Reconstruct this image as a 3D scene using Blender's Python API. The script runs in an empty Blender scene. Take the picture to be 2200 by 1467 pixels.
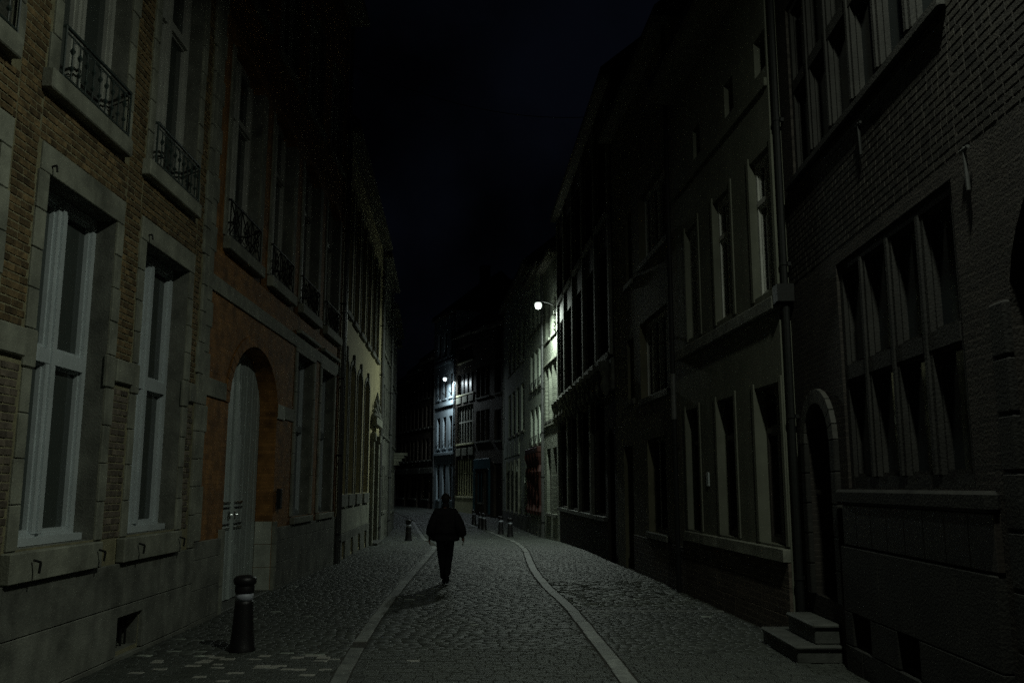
import bpy, bmesh, math, random
import numpy as np
from mathutils import Vector, Matrix
random.seed(11)
SC = bpy.context.scene
COL = SC.collection
R = math.radians
PI = math.pi

# ------------------------------------------------------------------ camera, sky, exposure
cam = bpy.data.cameras.new('camera')
cam.sensor_width = 36.0
cam.lens = 1896 / 2200 * 36.0
cam.clip_start = 0.05
cam.clip_end = 2000
cam_o = bpy.data.objects.new('camera', cam)
COL.objects.link(cam_o)
cam_o.location = (0, 0, 2.0)
cam_o.rotation_euler = (R(99.3), 0, 0)
SC.camera = cam_o

world = bpy.data.worlds.new('World')
SC.world = world
world.use_nodes = True
nt = world.node_tree
nt.nodes.clear()
wo = nt.nodes.new('ShaderNodeOutputWorld')
wb = nt.nodes.new('ShaderNodeBackground')
wt = nt.nodes.new('ShaderNodeTexCoord')
wn = nt.nodes.new('ShaderNodeTexNoise')
wn.inputs['Scale'].default_value = 5.0
wn.inputs['Detail'].default_value = 6.0
wr = nt.nodes.new('ShaderNodeValToRGB')
wr.color_ramp.elements[0].position = 0.40
wr.color_ramp.elements[0].color = (0.20, 0.26, 0.48, 1)
wr.color_ramp.elements[1].position = 0.68
wr.color_ramp.elements[1].color = (1.0, 1.35, 2.6, 1)
nt.links.new(wt.outputs['Generated'], wn.inputs['Vector'])
nt.links.new(wn.outputs['Fac'], wr.inputs['Fac'])
nt.links.new(wr.outputs['Color'], wb.inputs['Color'])
nt.links.new(wb.outputs['Background'], wo.inputs['Surface'])
wb.inputs['Strength'].default_value = 0.0012

LAMP_POWER = 450.0
SC.view_settings.view_transform = 'Standard'
SC.view_settings.look = 'None'
SC.view_settings.exposure = 0.0
SC.view_settings.gamma = 1.0
SC.view_settings.use_curve_mapping = False
SC.cycles.use_denoising = False
SC.cycles.max_bounces = 6
SC.cycles.diffuse_bounces = 4
SC.cycles.glossy_bounces = 3
SC.cycles.sample_clamp_indirect = 0.15
SC.cycles.use_adaptive_sampling = True
SC.cycles.adaptive_threshold = 0.03
SC.cycles.adaptive_min_samples = 40

# ------------------------------------------------------------------ materials
def mat(name, col, rough=0.85, vary=0.25, scale=3.0, bump=0.3, bscale=40.0, streak=0.0, col2=None, metal=0.0,
        spec=0.3, objrand=0.0, tone=False, brick=None, bumpdist=0.01):
    m = bpy.data.materials.new(name)
    m.use_nodes = True
    n, l = m.node_tree.nodes, m.node_tree.links
    p = n['Principled BSDF']
    p.inputs['Roughness'].default_value = rough
    p.inputs['Metallic'].default_value = metal
    p.inputs['Specular IOR Level'].default_value = spec
    tc = n.new('ShaderNodeTexCoord')
    no = n.new('ShaderNodeTexNoise')
    no.inputs['Scale'].default_value = scale
    no.inputs['Detail'].default_value = 8
    no.inputs['Roughness'].default_value = 0.65
    src = tc.outputs['Object']
    if objrand > 0:
        oi = n.new('ShaderNodeObjectInfo')
        ad = n.new('ShaderNodeVectorMath'); ad.operation = 'ADD'
        l.new(tc.outputs['Object'], ad.inputs[0]); l.new(oi.outputs['Location'], ad.inputs[1])
        src = ad.outputs[0]
    l.new(src, no.inputs['Vector'])
    ra = n.new('ShaderNodeValToRGB')
    c2 = col2 or tuple(c * (1 - vary) for c in col)
    ra.color_ramp.elements[0].position = 0.32
    ra.color_ramp.elements[1].position = 0.68
    ra.color_ramp.elements[0].color = (*c2, 1)
    ra.color_ramp.elements[1].color = (*[min(1, c * (1 + vary * 0.5)) for c in col], 1)
    l.new(no.outputs['Fac'], ra.inputs['Fac'])
    out = ra.outputs['Color']

    def mul(a, fac_out, lo, hi):
        mr = n.new('ShaderNodeMapRange')
        mr.inputs['To Min'].default_value = lo
        mr.inputs['To Max'].default_value = hi
        mr.clamp = False
        l.new(fac_out, mr.inputs['Value'])
        mx = n.new('ShaderNodeMix'); mx.data_type = 'RGBA'; mx.blend_type = 'MULTIPLY'
        mx.inputs['Factor'].default_value = 1
        l.new(a, mx.inputs['A']); l.new(mr.outputs[0], mx.inputs['B'])
        return mx.outputs['Result']
    if streak > 0:
        mp = n.new('ShaderNodeMapping')
        mp.inputs['Scale'].default_value = (5.0, 5.0, 0.45)
        s2 = n.new('ShaderNodeTexNoise'); s2.inputs['Scale'].default_value = 1.0; s2.inputs['Detail'].default_value = 5
        l.new(src, mp.inputs['Vector']); l.new(mp.outputs[0], s2.inputs['Vector'])
        out = mul(out, s2.outputs['Fac'], 1 + streak * 0.7, 1 - streak * 1.3)
    if objrand > 0:
        out = mul(out, oi.outputs['Random'], 1 - objrand, 1 + objrand)
    if tone:
        at = n.new('ShaderNodeAttribute'); at.attribute_name = 'tone'
        out = mul(out, at.outputs['Fac'], 0.0, 2.0)
    hgt = n.new('ShaderNodeTexNoise')
    hgt.inputs['Scale'].default_value = bscale
    hgt.inputs['Detail'].default_value = 5
    l.new(src, hgt.inputs['Vector'])
    hout = hgt.outputs['Fac']
    if brick:
        bw, bh, mort, mcol = brick
        sp = n.new('ShaderNodeSeparateXYZ'); cb = n.new('ShaderNodeCombineXYZ')
        l.new(src, sp.inputs[0]); l.new(sp.outputs['X'], cb.inputs['X']); l.new(sp.outputs['Z'], cb.inputs['Y'])
        bt = n.new('ShaderNodeTexBrick')
        bt.inputs['Scale'].default_value = 1
        bt.inputs['Brick Width'].default_value = bw
        bt.inputs['Row Height'].default_value = bh
        bt.inputs['Mortar Size'].default_value = mort
        bt.inputs['Color1'].default_value = (0.75, 0.75, 0.75, 1)
        bt.inputs['Color2'].default_value = (1.15, 1.15, 1.15, 1)
        bt.inputs['Mortar'].default_value = (*mcol, 1)
        l.new(cb.outputs[0], bt.inputs['Vector'])
        mx = n.new('ShaderNodeMix'); mx.data_type = 'RGBA'; mx.blend_type = 'MULTIPLY'
        mx.inputs['Factor'].default_value = 1
        l.new(out, mx.inputs['A']); l.new(bt.outputs['Color'], mx.inputs['B'])
        out = mx.outputs['Result']
        sb = n.new('ShaderNodeMath'); sb.operation = 'SUBTRACT'
        l.new(hout, sb.inputs[0]); l.new(bt.outputs['Fac'], sb.inputs[1])
        hout = sb.outputs[0]
    l.new(out, p.inputs['Base Color'])
    if bump > 0:
        b = n.new('ShaderNodeBump')
        b.inputs['Strength'].default_value = bump
        b.inputs['Distance'].default_value = bumpdist
        l.new(hout, b.inputs['Height'])
        l.new(b.outputs[0], p.inputs['Normal'])
    return m

M = {}
M['stone'] = mat('limestone', (0.235, 0.245, 0.195), vary=0.5, scale=2.2, bump=0.6, streak=0.35, objrand=0.12)
M['stone_dark'] = mat('weathered_stone', (0.165, 0.172, 0.145), vary=0.5, scale=2.5, bump=0.7, streak=0.4, objrand=0.15)
M['black_stone'] = mat('near_black_stone', (0.021, 0.021, 0.018), vary=0.45, scale=2.5, bump=0.7, streak=0.4, objrand=0.12)  # weathered stone recipe at a near-black tone
M['mortar'] = mat('lime_mortar', (0.24, 0.225, 0.135), vary=0.35, scale=5, bump=0.8, bscale=60, streak=0.3)
M['brick_ochre'] = mat('ochre_brick', (0.14, 0.098, 0.045), vary=0.7, scale=9, bump=0.8, bscale=70, objrand=0.5)
M['brick_ochre_mass'] = mat('ochre_brick_mass', (0.14, 0.098, 0.045), vary=0.5, scale=9, bump=0.8, bscale=70, tone=True)
M['brick_grey'] = mat('grey_brown_brick', (0.12, 0.10, 0.075), vary=0.5, scale=9, bump=0.8, bscale=60, objrand=0.4)
M['brick_grey_mass'] = mat('grey_brown_brick_mass', (0.12, 0.10, 0.075), vary=0.5, scale=9, bump=0.8, bscale=60, tone=True)
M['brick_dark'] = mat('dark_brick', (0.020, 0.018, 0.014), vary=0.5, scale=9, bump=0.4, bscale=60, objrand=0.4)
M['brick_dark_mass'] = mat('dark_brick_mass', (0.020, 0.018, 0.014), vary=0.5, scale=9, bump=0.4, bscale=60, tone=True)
M['orange'] = mat('orange_limewash', (0.285, 0.138, 0.042), vary=0.6, scale=2.5, bump=0.5, bscale=90, streak=0.3,
                  brick=(0.22, 0.075, 0.005, (0.85, 0.87, 0.9)))
M['cream'] = mat('cream_render', (0.42, 0.38, 0.22), vary=0.2, scale=1.5, bump=0.3, bscale=60, streak=0.3)
M['grey_render'] = mat('grey_green_render', (0.125, 0.132, 0.10), vary=0.25, scale=1.5, bump=0.3, bscale=50, streak=0.25)
M['olive'] = mat('olive_render', (0.12, 0.115, 0.075), vary=0.25, scale=1.5, bump=0.3, bscale=50, streak=0.25)
M['dark_wall'] = mat('near_black_brick', (0.024, 0.021, 0.017), vary=0.4, scale=2.0, bump=0.8, streak=0.2,
                     brick=(0.22, 0.075, 0.010, (1.6, 1.6, 1.6)))  # near-black brick tone with paler mortar
M['dark_wall2'] = mat('brown_brick_far', (0.075, 0.062, 0.048), vary=0.4, scale=1.0, bump=0.8, streak=0.2,
                      brick=(0.3, 0.1, 0.015, (1.5, 1.5, 1.5)))
M['grey_brick'] = mat('grey_painted_brick', (0.22, 0.24, 0.19), vary=0.25, scale=1.5, bump=0.8, streak=0.2,
                      brick=(0.26, 0.09, 0.012, (0.6, 0.6, 0.6)))
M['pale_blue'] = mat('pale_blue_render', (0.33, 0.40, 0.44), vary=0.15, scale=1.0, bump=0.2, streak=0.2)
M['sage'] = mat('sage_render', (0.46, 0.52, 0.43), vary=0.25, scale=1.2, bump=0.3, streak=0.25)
M['white'] = mat('white_gloss_paint', (0.42, 0.47, 0.48), rough=0.45, vary=0.12, scale=3, bump=0.12, bscale=25, spec=0.5, streak=0.08)
M['white_dull'] = mat('off_white_paint', (0.36, 0.37, 0.33), rough=0.6, vary=0.2, scale=3, bump=0.15, spec=0.4)
M['dark_wood'] = mat('dark_stained_wood', (0.035, 0.03, 0.025), rough=0.5, vary=0.4, scale=6, bump=0.3, spec=0.4)
M['door_grey'] = mat('blue_grey_door_paint', (0.42, 0.48, 0.46), rough=0.5, vary=0.15, scale=4, bump=0.2, spec=0.4, objrand=0.06, streak=0.1)
M['red_wood'] = mat('dark_red_paint', (0.035, 0.012, 0.009), rough=0.5, vary=0.3, scale=4, bump=0.2)
M['blue_paint'] = mat('teal_blue_paint', (0.05, 0.12, 0.15), rough=0.5, vary=0.3, scale=2, bump=0.2)
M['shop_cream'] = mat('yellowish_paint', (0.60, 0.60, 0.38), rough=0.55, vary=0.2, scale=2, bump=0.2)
M['slate'] = mat('roof_slate', (0.03, 0.032, 0.036), rough=0.6, vary=0.4, scale=4, bump=0.6,
                 brick=(0.3, 0.2, 0.01, (0.4, 0.4, 0.4)))
M['eave'] = mat('painted_eave_boards', (0.16, 0.155, 0.125), vary=0.3, scale=3, bump=0.2)
M['iron'] = mat('black_wrought_iron', (0.010, 0.011, 0.010), rough=0.6, vary=0.3, scale=20, bump=0.2, spec=0.2)
M['iron_green'] = mat('dark_green_iron', (0.03, 0.045, 0.04), rough=0.45, vary=0.3, scale=20, bump=0.2, spec=0.5)
M['zinc'] = mat('zinc_pipe', (0.16, 0.165, 0.16), rough=0.3, vary=0.25, scale=6, bump=0.1, metal=0.6, spec=0.5)
M['steel'] = mat('polished_steel', (0.6, 0.6, 0.58), rough=0.22, vary=0.1, scale=6, bump=0.05, metal=1.0)
M['hole'] = mat('dark_void', (0.008, 0.008, 0.008), vary=0.3)
M['rubber'] = mat('black_bollard_plastic', (0.008, 0.0075, 0.008), rough=0.45, vary=0.3, scale=12, bump=0.3, bscale=80, spec=0.4)
M['band'] = mat('reflective_white_band', (0.30, 0.32, 0.36), rough=0.5, vary=0.3, scale=25, bump=0.1)
M['jacket'] = mat('black_nylon_jacket', (0.012, 0.012, 0.013), rough=0.65, vary=0.3, scale=12, bump=0.5, bscale=14, bumpdist=0.03, spec=0.08)
M['trousers'] = mat('black_trousers', (0.008, 0.008, 0.009), rough=0.9, vary=0.3, scale=12, bump=0.4, bscale=14, bumpdist=0.02, spec=0.05)
M['skin'] = mat('skin', (0.12, 0.065, 0.045), rough=0.8, vary=0.1, scale=12, bump=0.1)
M['hair'] = mat('dark_hair', (0.012, 0.009, 0.007), rough=0.7, vary=0.3, scale=60, bump=0.6, bscale=120)
M['sett'] = mat('granite_sett', (0.048, 0.054, 0.046), rough=0.6, vary=0.35, scale=9, bump=0.5, bscale=45, spec=0.3, objrand=0.22)
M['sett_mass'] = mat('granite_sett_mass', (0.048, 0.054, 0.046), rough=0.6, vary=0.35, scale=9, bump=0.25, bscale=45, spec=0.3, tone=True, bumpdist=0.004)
M['sett_pale'] = mat('pale_sett', (0.24, 0.24, 0.21), rough=0.6, vary=0.3, scale=9, bump=0.4, spec=0.4)
M['joint'] = mat('joint_grit', (0.035, 0.034, 0.028), rough=0.95, vary=0.4, scale=12, bump=0.8, bscale=60)
M['slab'] = mat('pale_kerb_stone', (0.14, 0.15, 0.134), rough=0.6, vary=0.6, scale=5, bump=0.5, bscale=50, spec=0.4, objrand=0.4)
M['dim_stone'] = mat('dim_arch_stone', (0.06, 0.06, 0.052), vary=0.5, scale=3, bump=0.5)
M['pale_stone'] = mat('pale_dressed_stone', (0.40, 0.43, 0.37), vary=0.3, scale=3, bump=0.4, streak=0.2, objrand=0.08)
M['step'] = mat('worn_step_stone', (0.07, 0.074, 0.066), rough=0.7, vary=0.4, scale=5, bump=0.5, bscale=40, objrand=0.1)
M['concrete'] = mat('lamp_grey_metal', (0.14, 0.14, 0.14), rough=0.5, vary=0.2, scale=6, bump=0.1)

def glass_mat(name='night_window_glass', rough=0.06, col=(0.012, 0.016, 0.017, 1)):
    m = bpy.data.materials.new(name)
    m.use_nodes = True
    n, l = m.node_tree.nodes, m.node_tree.links
    p = n['Principled BSDF']
    p.inputs['Base Color'].default_value = col
    p.inputs['Roughness'].default_value = rough
    p.inputs['Specular IOR Level'].default_value = 0.55
    tc = n.new('ShaderNodeTexCoord'); no = n.new('ShaderNodeTexNoise'); no.inputs['Scale'].default_value = 1.7
    b = n.new('ShaderNodeBump'); b.inputs['Strength'].default_value = 0.12; b.inputs['Distance'].default_value = 0.03
    l.new(tc.outputs['Object'], no.inputs['Vector']); l.new(no.outputs['Fac'], b.inputs['Height']); l.new(b.outputs[0], p.inputs['Normal'])
    return m
M['glass'] = glass_mat()
M['grey_glass'] = glass_mat('greyish_window_glass', 0.08, (0.045, 0.055, 0.05, 1))  # greyer, lighter pane colour; nothing modelled behind the glass
M['old_glass'] = glass_mat('old_dusty_window_glass', 0.4)
M['old_glass'].node_tree.nodes['Principled BSDF'].inputs['Specular IOR Level'].default_value = 0.12

def emit_mat(name, col, s):
    m = bpy.data.materials.new(name); m.use_nodes = True
    n, l = m.node_tree.nodes, m.node_tree.links
    p = n['Principled BSDF']
    p.inputs['Base Color'].default_value = (0.8, 0.8, 0.8, 1)
    p.inputs['Emission Color'].default_value = (*col, 1)
    p.inputs['Emission Strength'].default_value = s
    m.cycles.emission_sampling = 'NONE'
    return m

# ------------------------------------------------------------------ mesh helpers
class MB:
    def __init__(self):
        self.v = []; self.f = []
    def quad(self, a, b, c, d):
        i = len(self.v); self.v += [a, b, c, d]; self.f.append((i, i + 1, i + 2, i + 3)); return self
    def box(self, x0, x1, y0, y1, z0, z1, bev=0.0):
        i = len(self.v)
        if bev <= 0:
            self.v += [(x0, y0, z0), (x1, y0, z0), (x1, y1, z0), (x0, y1, z0), (x0, y0, z1), (x1, y0, z1), (x1, y1, z1), (x0, y1, z1)]
            for f in ((0, 3, 2, 1), (4, 5, 6, 7), (0, 1, 5, 4), (1, 2, 6, 5), (2, 3, 7, 6), (3, 0, 4, 7)):
                self.f.append(tuple(i + k for k in f))
            return self
        # chamfered on every edge
        b = bev
        bm = bmesh.new()
        bmesh.ops.create_cube(bm, size=1)
        for v in bm.verts:
            v.co = Vector(((x0 + x1) / 2 + v.co.x * (x1 - x0), (y0 + y1) / 2 + v.co.y * (y1 - y0), (z0 + z1) / 2 + v.co.z * (z1 - z0)))
        bmesh.ops.bevel(bm, geom=bm.edges[:], offset=b, segments=1, affect='EDGES')
        bm.verts.index_update()
        self.v += [tuple(v.co) for v in bm.verts]
        for f in bm.faces:
            self.f.append(tuple(i + v.index for v in f.verts))
        bm.free()
        return self
    def tube(self, pts, r, n=8, caps=True):
        pts = [Vector(p) for p in pts]
        rs = r if isinstance(r, (list, tuple)) else [r] * len(pts)
        i0 = len(self.v)
        for k, p in enumerate(pts):
            t = (pts[min(k + 1, len(pts) - 1)] - pts[max(k - 1, 0)]).normalized()
            u = t.cross(Vector((0, 0, 1)))
            if u.length < 1e-3: u = t.cross(Vector((1, 0, 0)))
            u.normalize(); w = t.cross(u)
            for j in range(n):
                a = 2 * PI * j / n
                self.v.append(tuple(p + (u * math.cos(a) + w * math.sin(a)) * rs[k]))
        for k in range(len(pts) - 1):
            for j in range(n):
                a = i0 + k * n + j; b = i0 + k * n + (j + 1) % n
                self.f.append((a, b, b + n, a + n))
        if caps:
            self.f.append(tuple(i0 + j for j in range(n)))
            self.f.append(tuple(i0 + (len(pts) - 1) * n + j for j in reversed(range(n))))
        return self
    def lathe(self, prof, cx=0, cy=0, n=24):
        i0 = len(self.v)
        for (r, z) in prof:
            for j in range(n):
                a = 2 * PI * j / n
                self.v.append((cx + r * math.cos(a), cy + r * math.sin(a), z))
        for k in range(len(prof) - 1):
            for j in range(n):
                a = i0 + k * n + j; b = i0 + k * n + (j + 1) % n
                self.f.append((a, b, b + n, a + n))
        self.f.append(tuple(i0 + j for j in reversed(range(n))))
        self.f.append(tuple(i0 + (len(prof) - 1) * n + j for j in range(n)))
        return self

def link(name, mb, m, parent=None, fix=True, smooth=False, tone=None):
    me = bpy.data.meshes.new(name)
    me.from_pydata(mb.v, [], mb.f)
    if fix:
        bm = bmesh.new(); bm.from_mesh(me)
        bmesh.ops.recalc_face_normals(bm, faces=bm.faces)
        bm.to_mesh(me); bm.free()
    if smooth:
        me.polygons.foreach_set('use_smooth', [True] * len(me.polygons))
    if tone is not None:
        a = me.attributes.new('tone', 'FLOAT', 'FACE')
        a.data.foreach_set('value', tone)
    me.materials.append(m)
    o = bpy.data.objects.new(name, me)
    COL.objects.link(o)
    if parent: o.parent = parent
    return o

def empty(name, loc, rz=0.0):
    o = bpy.data.objects.new(name, None)
    o.empty_display_size = 0.3
    o.location = loc; o.rotation_euler = (0, 0, rz)
    COL.objects.link(o)
    return o

def tag(o, label=None, cat=None, group=None, kind=None):
    if label: o['label'] = label
    if cat: o['category'] = cat
    if group: o['group'] = group
    if kind: o['kind'] = kind
    return o

def smooth_interp(pts, t):
    return sum(pts_interp(pts, t + k * .6) for k in range(-3, 4)) / 7

def pts_interp(pts, t):
    if t <= pts[0][0]: return pts[0][1]
    for (a, b), (c, d) in zip(pts, pts[1:]):
        if t <= c: return b + (d - b) * (t - a) / (c - a)
    return pts[-1][1]

GZ = [(20, 0), (30, -.1), (42, -.4), (52, -.42), (60, -.3), (70, 0), (80, .1)]
def gz(y): return pts_interp(GZ, y)

# ------------------------------------------------------------------ building kit
# local frame of a house: x runs along the street front away from the camera, o = distance out of the wall plane into the street
class House:
    def __init__(self, name, label, p, q, side, eave, wallmat, openings, depth=8.0, z0=-1.2, roof_h=3.5, overhang=0.35, group=None,
                 roofmat=None, eavemat=None, eave_t=0.25, cat='house', k_rev=None, chimneys=1):
        self.p = Vector(p); self.q = Vector(q)
        d = self.q - self.p
        self.L = d.length; self.sg = -1 if side == 'L' else 1
        self.e = empty(name, (p[0], p[1], 0), math.atan2(d.y, d.x))
        tag(self.e, label, cat, group)
        self.wm = wallmat; self.eave = eave; self.rm = k_rev or wallmat; self.glass = ('grey_glass' if side == 'L' and p[1] < 20 else 'glass') if p[1] < 37 else 'old_glass'
        self.build_wall(openings, z0, eave, depth)
        # roof
        L, h = self.L, roof_h
        rf = MB()
        ov = overhang
        a = self.V
        prof = [(ov, eave + .02), (ov, eave + eave_t), (-depth / 2, eave + eave_t + h), (-depth - .2, eave + eave_t), (-depth - .2, eave + .02)]
        i = len(rf.v)
        for s in (0.004, L - 0.004):
            for (o, z) in prof: rf.v.append(a(s, o, z))
        n = len(prof)
        rf.f.append(tuple(range(n))); rf.f.append(tuple(range(2 * n - 1, n - 1, -1)))
        for k in range(n):
            rf.f.append((k, (k + 1) % n, n + (k + 1) % n, n + k))
        self.roof = link('roof', rf, roofmat or M['slate'], self.e)
        for c in range(chimneys):
            s = L * (c + 0.5) / chimneys + 0.7
            s = min(s, L - 1)
            ch = MB()
            self.bx(ch, s, s + .9, -depth / 2 - .35, -depth / 2 + .35, eave + h * .6, eave + h + 1.4)
            self.bx(ch, s - .06, s + .96, -depth / 2 - .41, -depth / 2 + .41, eave + h + 1.4, eave + h + 1.52)
            link('chimney', ch, M['dark_wall2'], self.roof)
        # gutter board and soffit
        g = MB()
        self.bx(g, 0.006, L - 0.006, 0.004, ov + .06, eave - .16, eave + .015)
        self.part('cornice', g, eavemat or M['eave'])
    def V(self, s, o, z): return (s, self.sg * o, z)
    def bx(self, mb, s0, s1, o0, o1, z0, z1, bev=0):
        y0, y1 = sorted((self.sg * o0, self.sg * o1))
        mb.box(s0, s1, y0, y1, z0, z1, bev); return mb
    def part(self, name, mb, m, parent=None, **k):
        return link(name, mb, m, parent or self.e, **k)
    def box(self, name, s0, s1, o0, o1, z0, z1, m, bev=0, parent=None):
        return self.part(name, self.bx(MB(), s0, s1, o0, o1, z0, z1, bev), m, parent)
    def build_wall(self, ops, z0, z1, depth):
        """ops: (s0, s1, za, zb, reveal, rise)"""
        L = self.L - 0.003
        mb = MB(); V = self.V
        ss = sorted({0.003, L} | {min(max(o[0], .003), L) for o in ops} | {min(max(o[1], .003), L) for o in ops})
        zs = sorted({z0, z1} | {o[2] for o in ops} | {o[3] for o in ops})
        for a, b in zip(ss, ss[1:]):
            for c, d in zip(zs, zs[1:]):
                sm, zm = (a + b) / 2, (c + d) / 2
                if any(o[0] < sm < o[1] and o[2] < zm < o[3] for o in ops): continue
                mb.quad(V(a, 0, c), V(b, 0, c), V(b, 0, d), V(a, 0, d))
        rev = []
        for (s0, s1, za, zb, rv, rise) in ops:
            zt = zb - rise
            f0 = len(mb.f)
            mb.quad(V(s0, 0, za), V(s0, 0, zt), V(s0, -rv, zt), V(s0, -rv, za))
            mb.quad(V(s1, 0, za), V(s1, 0, zt), V(s1, -rv, zt), V(s1, -rv, za))
            mb.quad(V(s0, 0, za), V(s1, 0, za), V(s1, -rv, za), V(s0, -rv, za))
            if rise <= 0:
                mb.quad(V(s0, 0, zb), V(s1, 0, zb), V(s1, -rv, zb), V(s0, -rv, zb))
            else:
                N = 20; sc = (s0 + s1) / 2; ha = (s1 - s0) / 2
                pt = [(sc - ha * math.cos(PI * k / N), zt + rise * math.sin(PI * k / N)) for k in range(N + 1)]
                for (a, c), (b, d) in zip(pt, pt[1:]):
                    mb.quad(V(a, 0, c), V(b, 0, d), V(b, -rv, d), V(a, -rv, c))
                    mb.quad(V(a, 0, c), V(b, 0, d), V(b, 0, zb), V(a, 0, zb))
            if rise < .5: rev.append((f0, f0 + 4))
        # body
        mb.quad(V(.003, 0, z0), V(.003, -depth, z0), V(.003, -depth, z1), V(.003, 0, z1))
        mb.quad(V(L, 0, z0), V(L, -depth, z0), V(L, -depth, z1), V(L, 0, z1))
        mb.quad(V(.003, -depth, z0), V(L, -depth, z0), V(L, -depth, z1), V(.003, -depth, z1))
        mb.quad(V(.003, 0, z1), V(L, 0, z1), V(L, -depth, z1), V(.003, -depth, z1))
        self.wall = self.part('wall', mb, self.wm, fix=False)
        if self.rm is not self.wm:
            self.wall.data.materials.append(self.rm)
            for a, b in rev:
                for k in range(a, b): self.wall.data.polygons[k].material_index = 1
    def window(self, s0, s1, z0, z1, rv, cols=2, trans=(), fw=.06, mw=.06, tw=.08, m='white', proj=.05, name='window', pane=True):
        f = MB(); b0, b1 = -rv - .06, -rv - .003 + proj
        g = .002
        self.bx(f, s0 + g, s0 + fw, b0, b1, z0 + g, z1 - g)
        self.bx(f, s1 - fw, s1 - g, b0, b1, z0 + g, z1 - g)
        self.bx(f, s0 + fw, s1 - fw, b0, b1 - .004, z1 - fw, z1 - g)
        self.bx(f, s0 + fw, s1 - fw, b0, b1 - .004, z0 + g, z0 + fw * 1.2)
        w = (s1 - s0) / cols
        for k in range(1, cols):
            c = s0 + w * k
            self.bx(f, c - mw / 2, c + mw / 2, b0, b1 + .006, z0 + fw * 1.2, z1 - fw)
            if mw > .12: self.bx(f, c - mw * .17, c + mw * .17, b1, b1 + .03, z0 + fw * 1.2, z1 - fw)
        for t in trans:
            self.bx(f, s0 + fw, s1 - fw, b0, b1 + .012, t - tw / 2, t + tw / 2)
        # inner casement rails, stepped back from the frame
        zl = [z0 + fw * 1.2] + [x for t in trans for x in (t - tw / 2, t + tw / 2)] + [z1 - fw]
        w_o = self.part(name, f, M[m])
        for k in range(cols):
            a = s0 + w * k + (mw / 2 if k else fw); b = s0 + w * (k + 1) - (mw / 2 if k < cols - 1 else fw)
            for j in range(0, len(zl), 2):
                if fw >= .06:
                    c = .03
                    q = MB()
                    for (A, B_, C, D) in ((a, a + c, zl[j], zl[j + 1]), (b - c, b, zl[j], zl[j + 1]), (a + c, b - c, zl[j], zl[j] + c * 1.3), (a + c, b - c, zl[j + 1] - c, zl[j + 1])):
                        self.bx(q, A, B_, -rv - .05, -rv - .006 + proj * .4, C, D)
                    self.part('casement', q, M[m], w_o)
                if pane:
                    self.part('pane', self.bx(MB(), a, b, -rv - .045, -rv - .03, zl[j], zl[j + 1]), M[self.glass], w_o)
        return w_o
    def pipe(self, s, z0, z1, r=.05, out=.09, m='zinc', hopper=None):
        p = MB().tube([self.V(s, out, z0), self.V(s, out, z1)], r, 10)
        o = self.part('drainpipe', p, M[m], smooth=False)
        z = z0 + .8
        while z < z1:
            c = MB().tube([self.V(s, out, z), self.V(s, out, z + .05)], r + .012, 10)
            self.bx(c, s - .02, s + .02, 0, out, z, z + .05)
            self.part('pipe_bracket', c, M['iron'], o)
            z += 2.1
        if hopper:
            h = MB(); self.bx(h, s - .12, s + .12, .01, .24, hopper - .12, hopper + .12)
            self.part('hopper', h, M['iron'], o)
        return o

def bars(h, segs, r, n=6):
    mb = MB()
    for a, b in segs: mb.tube([h.V(*a), h.V(*b)], r, n)
    return mb

# ------------------------------------------------------------------ LEFT SIDE
LX = lambda y: -4.49 - .012 * y
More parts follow.
